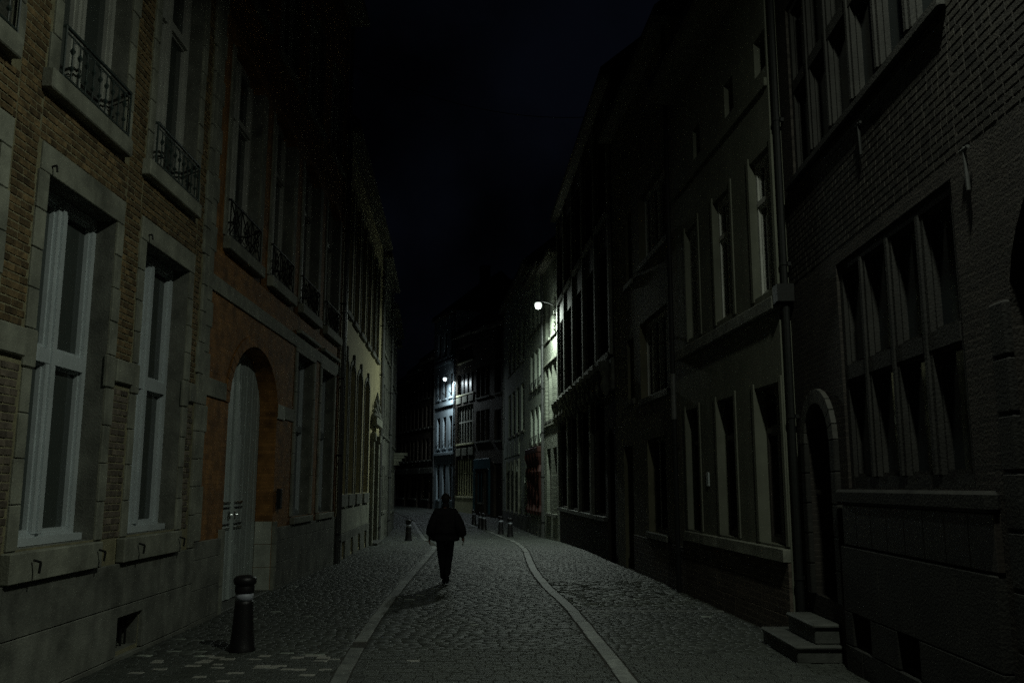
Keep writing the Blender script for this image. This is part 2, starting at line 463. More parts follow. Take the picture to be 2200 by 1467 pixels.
# --- house with pale stone and ochre brick
W1 = [(3.49 + 2.43 * k, 5.07 + 2.43 * k) for k in range(-2, 4)]
L1p, L1q = (LX(-3), -3), (LX(13.1), 13.1)
OFF = 3.0                                     # local s = y + 3
ops = []
for a, b in W1:
    ops.append((a + OFF, b + OFF, 1.42, 5.04, .27, 0))
    ops.append((a + OFF, b + OFF, 6.05, 9.35, .25, 0))
    ops.append((a + OFF, b + OFF, 10.6, 13.2, .22, 0))
ops.append((10.62 + OFF, 11.32 + OFF, .10, .48, .3, 0))
h = House('brick_and_stone_house', 'nearest house on the left with ochre brick panels between pale stone window surrounds',
          L1p, L1q, 'L', 15.6, M['mortar'], ops, overhang=.45, chimneys=2, k_rev=M['stone_dark'])
rs = random.Random(3)
for i, (a, b) in enumerate(W1):
    a += OFF; b += OFF
    vis = i >= 2
    h.window(a, b, 1.42, 5.04, .27, 2, (3.33,), fw=.09, mw=.20, tw=.15, m='white')
    h.window(a, b, 6.05, 9.35, .25, 2, (8.45,), fw=.08, mw=.17, tw=.12, m='white_dull')
    h.window(a, b, 10.6, 13.2, .22, 2, (), fw=.08, mw=.15, m='white_dull')
    h.box('window_board', a + .01, b - .01, -.27, -.12, 1.425, 1.50, M['white'])
    # sills
    h.box('sill', a - .25, b + .02, 0, .11, 1.12, 1.40, M['stone'], .012)
    h.box('sill', a - .28, b + .02, 0, .12, 5.83, 6.04, M['stone'], .012)
    h.box('sill', a - .2, b + .15, 0, .1, 10.4, 10.58, M['stone'], .01)
    # lintels
    h.box('lintel', a - .16, b + .17, -.02, .022, 5.045, 5.33, M['stone'], .006)
    h.box('lintel', a - .16, b + .17, -.02, .022, 9.355, 9.7, M['stone'], .006)
    # jamb blocks
    for (s0, s1) in ((a - .15, a - .003), (b + .003, b + .16)):
        for (z, zt) in ((1.405, 3.10), (3.48, 5.04), (6.045, 9.35)):
            n = round((zt - z) / .42); hh = (zt - z) / n
            for k in range(n):
                e0 = s0 - (rs.random() * .05 if s0 < a else 0); e1 = s1 + (rs.random() * .05 if s1 > b else 0)
                if vis: h.box('stone', e0, e1, -.02, .02 + rs.random() * .008, z + k * hh + .004, z + (k + 1) * hh - .004, M['stone'], .007)
        h.box('stone', s0 - .03, s1 + .03, -.02, .035, 3.105, 3.475, M['stone'], .015)
    # hook of the sign bracket over the ground floor window
    hk = bars(h, [((a + .02, .0, 5.12), (a + .02, .07, 5.14)), ((a + .02, .07, 5.14), (a + .02, .08, 5.07))], .010)
    h.part('shutter_hook', hk, M['iron'])
    hk = bars(h, [((a + .1, .13, 1.32), (a + .1, .2, 1.30)), ((a + .1, .2, 1.30), (a + .1, .19, 1.20)), ((b - .12, .13, 1.32), (b - .12, .2, 1.30)), ((b - .12, .2, 1.30), (b - .12, .19, 1.20))], .012)
    h.part('shutter_hook', hk, M['iron'])
    # railing of the tall window above
    if vis:
        ra = MB()
        r0, r1 = a + .0, b + .0
        o_ = .06
        ra.tube([h.V(r0, -.03, 6.62), h.V(r0, o_, 6.62), h.V(r1, o_, 6.62), h.V(r1, -.03, 6.62)], .02, 8)
        ra.tube([h.V(r0, o_, 6.56), h.V(r1, o_, 6.56)], .010, 6)
        ra.tube([h.V(r0, o_, 6.10), h.V(r1, o_, 6.10)], .012, 6)
        ra.tube([h.V(r0, o_, 6.06), h.V(r0, o_, 6.62)], .014, 6)
        ra.tube([h.V(r1, o_, 6.06), h.V(r1, o_, 6.62)], .014, 6)
        rail = h.part('railing', ra, M['iron_green'])
        nb = 9
        for k in range(nb):
            s = r0 + (r1 - r0) * (k + 1) / (nb + 1)
            bl = MB()
            bl.tube([h.V(s, o_, 6.10), h.V(s, o_, 6.20), h.V(s, o_, 6.23), h.V(s, o_, 6.26), h.V(s, o_, 6.38), h.V(s, o_, 6.42), h.V(s, o_, 6.46), h.V(s, o_, 6.55)],
                    [.008, .009, .028, .009, .009, .030, .009, .008], 6)
            if k % 2 == 0 and k < nb - 1:
                sp = (r1 - r0) / (nb + 1)
                arc = [h.V(s + sp - sp * math.cos(PI * t / 6), o_, 6.50 + .05 * math.sin(PI * t / 6)) for t in range(7)]
                bl.tube(arc, .007, 5)
            h.part('baluster', bl, M['iron_green'], rail)
# impost stones on the piers
piers = [(W1[i][1] + OFF, W1[i + 1][0] + OFF) for i in range(5)] + [(W1[5][1] + OFF, 16.0)]
for i, (a, b) in enumerate(piers):
    h.box('stone', a + .205, b - .195, -.02, .05, 3.19, 3.46, M['stone'], .012)
# plinth courses
for (z0_, z1_) in ((-1.0, .05), (.055, .62), (.625, 1.115)):
    s = 0.01 + rs.random() * .5
    s_ = 0.004
    while s_ < 16.09:
        e_ = min(s_ + 1.0 + rs.random() * .5, 16.09)
        if 16.09 - e_ < .3: e_ = 16.09
        if z0_ > 0 and z0_ < .1 and s_ < 14.32 and e_ > 13.62:
            if s_ < 13.6: h.box('stone', s_, 13.6, -.02, .05 + rs.random() * .006, z0_, z1_ - .004, M['stone_dark'], .006)
            h.box('stone', 13.604, 14.335, -.02, .05, .49, z1_ - .004, M['stone_dark'], .006)
            s_ = 14.34; continue
        h.box('stone', s_, e_ - .005, -.02, .05 + rs.random() * .006, z0_, z1_ - .004, M['stone_dark'], .006)
        s_ = e_
v = MB()
for k in range(5): h.bx(v, 13.70 + k * .13, 13.725 + k * .13, -.12, -.10, .10, .48)
h.bx(v, 13.62, 14.32, -.31, -.29, .10, .48)
h.part('cellar_grille', v, M['iron'])
# corner strip against the orange house
z = 1.12
while z < 15.3:
    hh = .38 + rs.random() * .1
    w = .2 if int(z * 10) % 2 else .27
    h.box('stone', 16.095 - w, 16.095, -.02, .035, z + .004, z + hh - .004, M['stone'], .008)
    z += hh
# brick panels
cells = []
low = []
def bricks_in(s0, s1, z0, z1, bw, bh, rnd, cells=cells):
    row = 0; z = z0 + .005
    while z + bh - .012 <= z1:
        s = s0 - (bw / 2 if row % 2 else 0)
        while s < s1 - .02:
            w = bw if rnd.random() < .7 else bw * .55
            a, b = max(s, s0) + .006, min(s + w, s1) - .006
            if b - a > .035: cells.append((a, b, z, z + bh - .013))
            s += w
        z += bh; row += 1
for i, (a, b) in enumerate(piers):
    if i < 1: continue
    bb = b - .2 if i < 5 else 15.82
    aa = a + .215
    bricks_in(aa, bb, 1.41, 3.18, .20, .078, rs, low)
    bricks_in(aa, bb, 3.47, 5.34, .20, .078, rs)
    bricks_in(aa, bb, 5.34, 10.3, .20, .078, rs)
for i, (a, b) in enumerate(W1):
    if i < 1: continue
    bricks_in(a + OFF - .2, b + OFF + .2, 5.34, 5.82, .20, .078, rs)
def emit_bricks(h, cells, m1, m2, score, limit, out=.007, jit=1.0):
    cells = sorted(cells, key=score)
    base = {}
    for (a, b, z0, z1) in cells[:limit]:
        k = round((b - a) * 50)
        w, hh = b - a, z1 - z0
        if k not in base:
            base[k] = link('brick', h.bx(MB(), -w / 2, w / 2, -.03, out, -hh / 2, hh / 2, .005), m1, h.e)
            o = base[k]
        else:
            o = base[k].copy(); COL.objects.link(o); o.parent = h.e
        j = rs.random() * .006 * jit
        o.location = ((a + b) / 2, h.sg * (j - .002 * jit), (z0 + z1) / 2)
        o.rotation_euler = (0, R(rs.uniform(-.8, .8)), R(rs.uniform(-.6, .6) * jit))
    mb = MB(); tone = []
    c = .005
    for (a, b, z0, z1) in cells[limit:]:
        o_ = out + rs.random() * .007 * jit
        V = h.V; i = len(mb.v)
        mb.v += [V(a, -.01, z0), V(b, -.01, z0), V(b, -.01, z1), V(a, -.01, z1), V(a + c, o_, z0 + c), V(b - c, o_, z0 + c), V(b - c, o_, z1 - c), V(a + c, o_, z1 - c)]
        for f in ((4, 5, 6, 7), (0, 1, 5, 4), (1, 2, 6, 5), (2, 3, 7, 6), (3, 0, 4, 7)): mb.f.append(tuple(i + k for k in f))
        tone += [rs.uniform(.28, .72)] * 5
    if mb.f:
        o = link('brickwork', mb, m2, h.e, tone=tone, fix=False)
        o['kind'] = 'stuff'
# biggest in view: near the camera but inside the frame
emit_bricks(h, cells, M['brick_ochre'], M['brick_ochre_mass'],
            lambda c: (c[0] if (c[0] > 10.55 and c[2] > 1.2 and c[2] < 2 + (c[0] - 3) * .62) else 99), 230)
emit_bricks(h, low, M['brick_grey'], M['brick_grey_mass'], lambda c: (c[0] if c[0] > 10.9 else 99), 70)

# --- orange house with the arched gate
L2p, L2q = (LX(13.1), 13.1), (LX(24.35), 24.35)
o2 = -13.1
GW = [(19.22, 20.9), (21.85, 23.5)]
UW = [(13.9, 15.7), (16.6, 18.3), (19.22, 21.0), (21.95, 23.7)]
ops = [(14.5 + o2, 17.65 + o2, -.02, 4.5, .34, 1.15)]
ops += [(a + o2, b + o2, 1.36, 4.9, .26, 0) for a, b in GW]
ops += [(a + o2, b + o2, 6.0, 9.5, .25, .22) for a, b in UW]
ops += [(a + o2, b + o2, 10.7, 13.3, .2, 0) for a, b in UW]
h = House('orange_gate_house', 'orange limewashed house with a big arched carriage gate and four railed tall windows',
          L2p, L2q, 'L', 15.6, M['orange'], ops, overhang=.5, chimneys=2, k_rev=M['stone_dark'])
for a, b in GW:
    a += o2; b += o2
    h.window(a, b, 1.36, 4.9, .26, 2, (3.3,), fw=.08, mw=.16, tw=.14)
    h.box('sill', a - .15, b + .1, 0, .1, 1.2, 1.34, M['stone'], .01)
    h.box('lintel', a - .2, b + .2, -.02, .03, 4.905, 5.2, M['stone'], .008)
    h.box('hood', a - .2, b + .25, 0, .12, 5.3, 5.38, M['stone'], .01)
    for (s0, s1) in ((a - .2, a - .003), (b + .003, b + .2)):
        n = 8
        for k in range(n):
            hh = (4.9 - 1.36) / n
            h.box('stone', s0, s1, -.02, .03 + rs.random() * .006, 1.36 + k * hh + .004, 1.36 + (k + 1) * hh - .004, M['stone'], .007)
for i, (a, b) in enumerate(UW):
    a += o2; b += o2
    h.window(a, b, 6.0, 9.5, .25, 2, (8.4,), fw=.08, mw=.15, tw=.1, m='white_dull')
    h.window(a, b, 10.7, 13.3, .2, 2, (), fw=.08, mw=.12, m='white_dull')
    h.box('sill', a - .15, b + .18, 0, .13, 5.77, 5.98, M['stone'], .012)
    h.box('sill', a - .1, b + .1, 0, .1, 10.55, 10.68, M['stone'], .01)
    for (s0, s1) in ((a - .17, a - .003), (b + .003, b + .28)):
        h.box('jamb', s0, s1, -.02, .025, 6.0, 9.28, M['stone'], .006)
    # lattice railing
    ra = MB(); o_ = .07; r0, r1 = a - .03, b - .02
    zt, zb = 6.62, 6.03
    ra.tube([h.V(r0, -.03, zt), h.V(r0, o_, zt), h.V(r1, o_, zt), h.V(r1, -.03, zt)], .020, 8)
    ra.tube([h.V(r0, o_, zb), h.V(r1, o_, zb)], .012, 6)
    rail = h.part('railing', ra, M['iron'])
    n = 3; w = (r1 - r0) / n
    for k in range(n):
        s, e = r0 + k * w, r0 + (k + 1) * w; c = (s + e) / 2; zm = (zt + zb) / 2
        segs = [((s, o_, zt), (e, o_, zb)), ((s, o_, zb), (e, o_, zt)), ((s, o_, zb), (s, o_, zt))]
        segs += [((c, o_ + .004, zt - .1), (c + w * .28, o_ + .004, zm)), ((c + w * .28, o_ + .004, zm), (c, o_ + .004, zb + .1)),
                 ((c, o_ + .004, zb + .1), (c - w * .28, o_ + .004, zm)), ((c - w * .28, o_ + .004, zm), (c, o_ + .004, zt - .1))]
        if k == n - 1: segs.append(((e, o_, zb), (e, o_, zt)))
        q = bars(h, segs, .0105, 6)
        q.lathe([(.005, zm - .035), (.03, zm - .015), (.03, zm + .015), (.005, zm + .035)], c, h.sg * (o_ + .004), 8)
        h.part('lattice_panel', q, M['iron'], rail)
# bands
def band(h, s0, s1, z0, z1, out, m, step=.95, name='stone'):
    n = max(1, round((s1 - s0) / step)); w = (s1 - s0) / n
    for k in range(n):
        h.box(name, s0 + k * w + .002, s0 + (k + 1) * w - .002, -.02, out + rs.random() * .005, z0, z1, m, .006)
band(h, .01, 11.24, 5.0, 5.25, .03, M['stone'])
band(h, .01, 1.18, 3.36, 3.64, .025, M['stone'], .6)
band(h, 4.56, 5.1, 3.33, 3.62, .03, M['pale_stone'], .6)
band(h, 5.11, 5.95, 3.36, 3.62, .025, M['stone'], .6)
for (s0, s1) in ((.01, 1.39), (4.56, 11.24)):
    for (z0_, z1_) in ((-1.0, .06), (.065, .5), (.505, .93), (.935, 1.19)):
        band(h, s0 + (0.0 if z0_ > 0 else 0.0), s1, z0_, z1_, .05, M['stone_dark'], .8 + rs.random() * .4)
z = 1.2
while z < 15.2:
    hh = .4
    w = .22 if int(z / .4) % 2 else .3
    h.box('stone', .006, w, -.02, .028, z + .003, z + hh - .003, M['stone'], .006)
    z += hh
# arch ring: voussoirs
sc, ha, zt, rise = (14.5 + 17.65) / 2 + o2, 3.15 / 2, 3.35, 1.15
N = 21
for k in range(N):
    t0, t1 = PI * k / N + .006, PI * (k + 1) / N - .006
    mb = MB(); i = 0
    V = h.V
    P_ = []
    for t in (t0, t1):
        for q in (1.004, 1.13):
            P_.append((sc - ha * q * math.cos(t), zt + (rise + ha * (q - 1)) * math.sin(t)))
    for o_ in (-.02, .02):
        mb.v += [V(P_[0][0], o_, P_[0][1]), V(P_[1][0], o_, P_[1][1]), V(P_[3][0], o_, P_[3][1]), V(P_[2][0], o_, P_[2][1])]
    mb.f += [(0, 1, 2, 3), (4, 7, 6, 5), (0, 4, 5, 1), (1, 5, 6, 2), (2, 6, 7, 3), (3, 7, 4, 0)]
    h.part('voussoir', mb, M['orange'])
for (s0, s1) in ((sc - ha - .2, sc - ha - .003), (sc + ha + .003, sc + ha + .2)):
    for k in range(3):
        h.box('stone', s0, s1, -.02, .055, .0 + k * .44 + .004, (k + 1) * .44 - .004, M['stone'], .008)
# pale stone blocks lining the far reveal
for k in range(3):
    h.box('stone', sc + ha - .012, sc + ha + .05, -.335, -.01, .0 + k * .44 + .004, (k + 1) * .44 - .004, M['pale_stone'], .006)
# double gate
gate = MB()
h.bx(gate, sc - .045, sc + .045, -.36, -.30, .03, 4.45, .01)
gt = h.part('gate', gate, M['door_grey'])
for side in (-1, 1):
    for k in range(8):
        w = (ha - .05) / 8
        s = sc + side * (.05 + w * (k + .5))
        h.part('plank', h.bx(MB(), s - w / 2 + .004, s + w / 2 - .004, -.38, -.345 + (k % 2) * .003, .03, 4.48, .006), M['door_grey'], gt)
h.part('backing_board', h.bx(MB(), sc - ha, sc + ha, -.42, -.385, -.02, 4.49), M['door_grey'], gt)
for side in (-1, 1):
    for (z, hh) in ((1.25, .035), (1.33, .02), (1.62, .02), (1.70, .035)):
        q = MB(); a_, b_ = sc + side * .12, sc + side * (.62 if side > 0 else 1.1)
        h.bx(q, min(a_, b_), max(a_, b_), -.345, -.318, z, z + hh, .004)
        h.part('strap', q, M['steel'] if hh > .03 else M['iron'], gt)
    q = MB(); c_ = sc + side * .16
    h.bx(q, c_ - .05, c_ + .05, -.345, -.32, 1.42, 1.56, .006)
    q.tube([h.V(c_ - .03, -.3, 1.5), h.V(c_ + .05, -.29, 1.5)], .012, 6)
    h.part('gate_handle', q, M['steel'], gt)
q = MB(); h.bx(q, sc - ha + .01, sc + ha - .01, -.6, .02, -.6, .018, .01)
h.part('threshold', q, M['step'])
# letter box and bell beside the gate
q = MB(); h.bx(q, 4.72, 4.86, .02, .10, 1.55, 1.95, .01); q2 = h.part('letter_box', q, M['iron'])
q = MB(); h.bx(q, 4.74, 4.84, .10, .108, 1.83, 1.86); h.part('slot', q, M['steel'], q2)
h.pipe(11.1, -.1, 15.3, .055, .1, 'zinc')

# --- cream house
p3, q3 = (-4.785, 24.36), (-5.62, 37.4)
GW3 = [(.75, 2.1), (2.75, 4.1), (5.0, 6.35), (7.2, 8.55)]
GW3 = [(.6, 1.85), (2.35, 3.75), (4.4, 5.9), (6.75, 8.4)]
UW3 = [(.75, 2.0), (2.75, 4.0), (4.75, 6.0), (6.75, 8.0), (8.75, 10.0), (10.6, 11.7)]
ops = [(a, b, 1.78, 5.75, .22, .32) for a, b in GW3]
ops += [(9.6, 11.5, -.28, 4.2, .35, .5)]
ops += [(a, b, 7.1, 11.0, .2, 0) for a, b in UW3]
ops += [(a + .2, a + .9, -.02, .42, .25, .15) for a in (1.1, 3.2, 5.3, 7.4)]
h = House('cream_house', 'long cream rendered house with four arched ground floor windows and an ornate doorway', p3, q3, 'L', 12.3, M['cream'], ops,
          overhang=.35, chimneys=2)
for a, b in GW3:
    h.window(a, b, 1.78, 5.75, .22, 2, (4.4,), fw=.07, mw=.08, m='dark_wood')
    h.box('sill', a - .1, b + .1, 0, .1, 1.42, 1.76, M['stone_dark'], .01)
    N = 8; c = (a + b) / 2; ha_ = (b - a) / 2
    mb = MB()
    for k in range(N):
        t0, t1 = PI * k / N, PI * (k + 1) / N
        pts = []
        for t, q in ((t0, 1.0), (t0, 1.17), (t1, 1.17), (t1, 1.0)):
            pts.append((c - ha_ * q * math.cos(t), 5.43 + (.32 + ha_ * (q - 1)) * math.sin(t)))
        i = len(mb.v)
        for o_ in (0, .035): mb.v += [h.V(x, o_, z) for x, z in pts]
        mb.f += [(i, i + 1, i + 2, i + 3), (i + 4, i + 7, i + 6, i + 5), (i, i + 4, i + 5, i + 1), (i + 1, i + 5, i + 6, i + 2), (i + 2, i + 6, i + 7, i + 3), (i + 3, i + 7, i + 4, i)]
    h.part('arch_moulding', mb, M['stone_dark'])
    h.box('keystone', c - .07, c + .07, 0, .08, 5.72, 6.05, M['stone_dark'], .01)
    for (s0, s1) in ((a - .13, a - .003), (b + .003, b + .13)):
        h.box('jamb', s0, s1, -.02, .03, 1.77, 5.43, M['stone_dark'], .005)
for a, b in UW3:
    h.window(a, b, 7.1, 11.0, .2, 2, (9.9,), fw=.06, mw=.08, m='dark_wood')
    h.box('sill', a - .12, b + .12, 0, .1, 6.93, 7.08, M['stone_dark'], .01)
    for (s0, s1) in ((a - .13, a - .003), (b + .003, b + .13)):
        h.box('jamb', s0, s1, -.02, .03, 7.09, 11.1, M['stone_dark'], .005)
for a in (1.1, 3.2, 5.3, 7.4):
    v = MB()
    for k in range(3): h.bx(v, a + .3 + k * .2, a + .33 + k * .2, -.1, -.08, -.02, .42)
    h.bx(v, a + .2, a + .9, -.26, -.24, -.02, .42)
    h.part('cellar_grille', v, M['iron'])
h.box('plinth', .2, 9.4, 0, .03, .66, 1.40, M['stone'], .01)
h.box('plinth', .2, 9.4, 0, .045, .43, .655, M['stone_dark'], .01)
pv = [.2] + [x for a in (1.1, 3.2, 5.3, 7.4) for x in (a + .2, a + .9)] + [9.4]
for k in range(0, len(pv), 2): h.box('plinth', pv[k], pv[k + 1], 0, .045, -.9, .428, M['stone_dark'], .01)
# ornate doorway
dr = MB(); h.bx(dr, 9.62, 11.48, -.42, -.36, -.28, 4.19)
dd = h.part('door', dr, M['dark_wood'])
for c in (10.1, 11.0):
    for (z0_, z1_) in ((-.1, .9), (1.05, 2.1), (2.3, 3.0)):
        h.part('panel', h.bx(MB(), c - .32, c + .32, -.36, -.335, z0_, z1_, .012), M['dark_wood'], dd)
for c in (9.45, 11.65):
    h.box('pilaster', c - .14, c + .14, 0, .16, -.3, 3.7, M['stone'], .015)
    h.box('capital', c - .18, c + .18, 0, .22, 3.7, 4.0, M['stone'], .02)
h.box('entablature', 9.2, 11.9, 0, .25, 4.32, 4.62, M['stone'], .02)
cr = MB()
for c, hh in ((9.45, .35), (9.9, .7), (10.55, 1.05), (11.2, .7), (11.65, .35)):
    cr.lathe([(.10, 4.62), (.14, 4.66), (.05, 4.62 + hh * .45), (.10, 4.62 + hh * .65), (.02, 4.62 + hh)], c, h.sg * .12, 8)
h.part('crest', cr, M['stone_dark'])
h.box('doorstep', 9.5, 11.6, 0, .35, -.5, -.1, M['step'], .015)
h.pipe(.12, -.3, 12.1, .05, .1, 'zinc')
h.pipe(12.6, -.5, 12.1, .06, .11, 'zinc')

# --- houses beyond on the left
def simple_house(name, label, p, q, side, eave, wm, doors, wins, **k):
    """doors: (s0,s1,z0,z1,mat); wins: (s0,s1,z0,z1,cols,trans,mat)"""
    ops = [(d[0], d[1], d[2], d[3], .2, 0) for d in doors] + [(w[0], w[1], w[2], w[3], .2, 0) for w in wins]
    sillm = k.pop('sillm', M['stone_dark'])
    h = House(name, label, p, q, side, eave, wm, ops, **k)
    for d in doors:
        dr = h.bx(MB(), d[0], d[1], -.27, -.205, d[2], d[3])
        do = h.part('door', dr, M[d[4]])
        n = 2 if d[1] - d[0] > .8 else 1; w = (d[1] - d[0]) / n
        for kk in range(n):
            for (f0, f1) in ((.06, .42), (.47, .78), (.82, .95)):
                h.part('panel', h.bx(MB(), d[0] + w * kk + .07, d[0] + w * (kk + 1) - .07, -.205, -.18, d[2] + (d[3] - d[2]) * f0, d[2] + (d[3] - d[2]) * f1, .01), M[d[4]], do)
        q_ = MB().tube([h.V(d[0] + .12, -.15, d[2] + 1.0), h.V(d[0] + .2, -.14, d[2] + 1.0)], .015, 6)
        h.part('handle', q_, M['steel'], do)
    for w in wins:
        h.window(w[0], w[1], w[2], w[3], .2, w[4], w[5], fw=.05, mw=w[7] if len(w) > 7 else .05, tw=.08, m=w[6])
        h.box('sill', w[0] - .08, w[1] + .08, 0, .08, w[2] - .13, w[2] - .004, sillm, .01)
    return h
h = simple_house('narrow_stone_house', 'narrow dark stone house past the cream one with two drainpipes', (-5.62, 37.45), (-6.2, 44.6), 'L', 12.0, M['stone_dark'],
                 [(.8, 1.9, -.35, 2.4, 'dark_wood'), (5.2, 6.4, -.38, 2.5, 'dark_wood')],
                 [(2.6, 3.6, .9, 2.9, 2, (2.2,), 'white_dull'), (4.0, 4.8, .9, 2.9, 2, (2.2,), 'white_dull')] +
                 [(a, a + 1.0, z, z + 2.3, 2, (), 'dark_wood') for a in (.9, 2.6, 4.3, 5.9) for z in (4.3, 8.0)])
h.pipe(.25, -.5, 11.8); h.pipe(6.95, -.5, 11.8)
h.box('plinth', .3, .78, 0, .05, -.5, .7, M['stone'], .01)
h = simple_house('corner_shop_house', 'dim house where the left row bends away with a stone console canopy', (-6.2, 44.65), (-7.0, 53.2), 'L', 11.0, M['stone_dark'],
                 [(1.0, 2.2, -.42, 2.3, 'dark_wood')],
                 [(3.0, 5.0, .7, 2.8, 3, (), 'white_dull'), (5.6, 7.6, .7, 2.8, 3, (), 'white_dull')] +
                 [(a, a + 1.0, z, z + 2.2, 2, (), 'dark_wood') for a in (1.0, 2.9, 4.8, 6.7) for z in (4.2, 7.5)])
h.pipe(.3, -.5, 10.8)
cn = MB(); h.bx(cn, 6.9, 8.5, 0, .75, 3.75, 3.9); h.bx(cn, 6.95, 8.45, 0, .6, 3.6, 3.75); h.bx(cn, 7.0, 8.4, 0, .45, 3.42, 3.6); h.bx(cn, 7.05, 8.35, 0, .28, 3.2, 3.42)
h.part('canopy', cn, M['stone'])
h = simple_house('set_back_house', 'hidden grey house round the bend on the left', (-7.0, 53.25), (-16.5, 63.0), 'L', 10.5, M['stone_dark'],
                 [(2, 3.1, -.4, 2.2, 'dark_wood')], [(a, a + 1.1, z, z + 2.0, 2, (), 'dark_wood') for a in (4.2, 6.6, 9, 11.2) for z in (.8, 4.2)])

# ------------------------------------------------------------------ RIGHT SIDE
# --- nearest house: dark brick with stone cross windows
y0 = -4.0
RX = lambda y: 3.8 + .035 * (y - 10.4)
p1, q1 = (RX(y0), y0), (RX(11.98), 11.98)
k_ = math.hypot(1, .035)
S = lambda y: (y - y0) * k_
ops = [(S(10.5), S(11.48), .66, 3.02, .38, .48),
       (S(7.1), S(10.05), 1.98, 4.55, .24, 0),
       (S(7.0), S(11.5), 6.12, 8.6, .24, 0),
       (S(3.3), S(6.35), -.02, 4.5, .5, 1.2),
       (S(9.45), S(9.95), .30, .60, .3, 0), (S(8.25), S(8.72), .32, .62, .3, 0)]
h = House('dark_brick_house', 'nearest house on the right, very dark brick with stone cross windows and arched door',
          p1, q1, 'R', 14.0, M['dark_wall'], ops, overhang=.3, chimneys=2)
w = h.window(S(7.1), S(10.05), 1.98, 4.55, .10, 4, (3.27,), fw=.10, mw=.17, tw=.16, m='black_stone', proj=.07, pane=False)
for k in range(4):
    for (z0_, z1_) in ((2.05, 3.2), (3.35, 4.5)):
        wd = S(10.05) - S(7.1); a = S(7.1) + wd / 4 * k + .08; b = a + wd / 4 - .16
        h.part('pane', h.bx(MB(), a, b, -.14, -.13, z0_, z1_), M['glass'], w)
w = h.window(S(7.0), S(11.5), 6.12, 8.6, .10, 6, (7.4,), fw=.10, mw=.17, tw=.15, m='black_stone', proj=.07, pane=False)
for k in range(6):
    for (z0_, z1_) in ((6.2, 7.33), (7.47, 8.5)):
        wd = S(11.5) - S(7.0); a = S(7.0) + wd / 6 * k + .08; b = a + wd / 6 - .16
        h.part('pane', h.bx(MB(), a, b, -.14, -.13, z0_, z1_), M['glass'], w)
h.box('sill', S(6.72), S(10.2), 0, .12, 1.80, 1.965, M['black_stone'], .03)
h.box('sill', S(6.9), S(11.7), 0, .08, 6.0, 6.11, M['black_stone'], .02)
# breast wall under the window, plank faced, and sloping plinth
for k in range(8):
    a = S(6.74) + k * (S(10.15) - S(6.74)) / 8
    h.box('panel', a + .004, a + (S(10.15) - S(6.74)) / 8 - .004, 0, .06, 1.36, 1.795, M['dark_wood'], .006)
a = S(6.75)
while a < S(10.2):
    b = min(a + .55 + rs.random() * .35, S(10.22))
    if S(10.22) - b < .3: b = S(10.22)
    for (z0_, z1_) in ((-.9, .28), (.64, 1.34)):
        h.box('stone', a + .003, b - .003, -.02, .075 + rs.random() * .008, z0_ + .003, z1_ - .003, M['black_stone'], .008)
    a = b
for (a, b) in ((S(6.75), S(8.24)), (S(8.73), S(9.44)), (S(9.96), S(10.22))):
    h.box('stone', a + .003, b - .003, -.02, .078, .285, .635, M['black_stone'], .008)
# door surround: arch ring of stones, jamb stones
sc, ha, zt, rise = S(10.99), .49, 2.54, .48
for k in range(11):
    t0, t1 = PI * k / 11 + .012, PI * (k + 1) / 11 - .012
    P_ = [(sc - ha * q * math.cos(t), zt + (rise + ha * (q - 1)) * math.sin(t)) for t in (t0, t1) for q in (1.01, 1.36)]
    mb = MB()
    for o_ in (-.02, .06): mb.v += [h.V(*(P_[j][0], o_, P_[j][1])) for j in (0, 1, 3, 2)]
    mb.f += [(0, 1, 2, 3), (4, 7, 6, 5), (0, 4, 5, 1), (1, 5, 6, 2), (2, 6, 7, 3), (3, 7, 4, 0)]
    h.part('voussoir', mb, M['dim_stone'])
for (s0, s1) in ((sc - ha - .18, sc - ha - .003), (sc + ha + .003, sc + ha + .18)):
    for k in range(5):
        hh = (2.54 - .66) / 5
        h.box('stone', s0, s1, -.02, .06, .66 + k * hh + .003, .66 + (k + 1) * hh - .003, M['black_stone'], .012)
dr = h.bx(MB(), sc - ha + .002, sc + ha - .002, -.45, -.385, .66, 3.0)
do = h.part('door', dr, M['dark_wood'])
for k in range(5):
    w_ = 2 * ha / 5; a = sc - ha + w_ * k
    h.part('plank', h.bx(MB(), a + .005, a + w_ - .005, -.385, -.37, .68, 3.0, .004), M['dark_wood'], do)
# gateway at the near end
sg_, hg = S(4.825), S(6.35) - S(4.825)
gt = h.part('gate', h.bx(MB(), S(3.3), S(6.35), -.6, -.52, -.02, 4.5), M['dark_wood'])
for k in range(12):
    w_ = (S(6.35) - S(3.3)) / 12; a = S(3.3) + w_ * k
    h.part('plank', h.bx(MB(), a + .006, a + w_ - .006, -.52, -.50, 0.0, 4.5, .004), M['dark_wood'], gt)
for k in range(8):
    h.box('stone', S(6.35) + .003, S(6.35) + .24, -.02, .05, k * .42 + .003, (k + 1) * .42 - .003, M['black_stone'], .02)
for (y, z) in ((8.93, 5.65), (6.73, 4.5)):
    q = bars(h, [((S(y), .04, z - .18), (S(y), .05, z + .18)), ((S(y) - .07, .05, z + .16), (S(y) + .07, .05, z + .16))], .016)
    h.part('wall_tie', q, M['zinc'] if y < 8 else M['iron'])
for (a, b) in ((S(9.45), S(9.95)), (S(8.25), S(8.72))):
    v = h.bx(MB(), a, b, -.31, -.29, .28, .64)
    h.part('cellar_vent', v, M['hole'])
cells = []
bricks_in(S(5.2), S(6.95), 4.72, 9.0, .21, .075, rs, cells)
bricks_in(S(6.95), S(11.9), 4.72, 5.98, .21, .075, rs, cells)
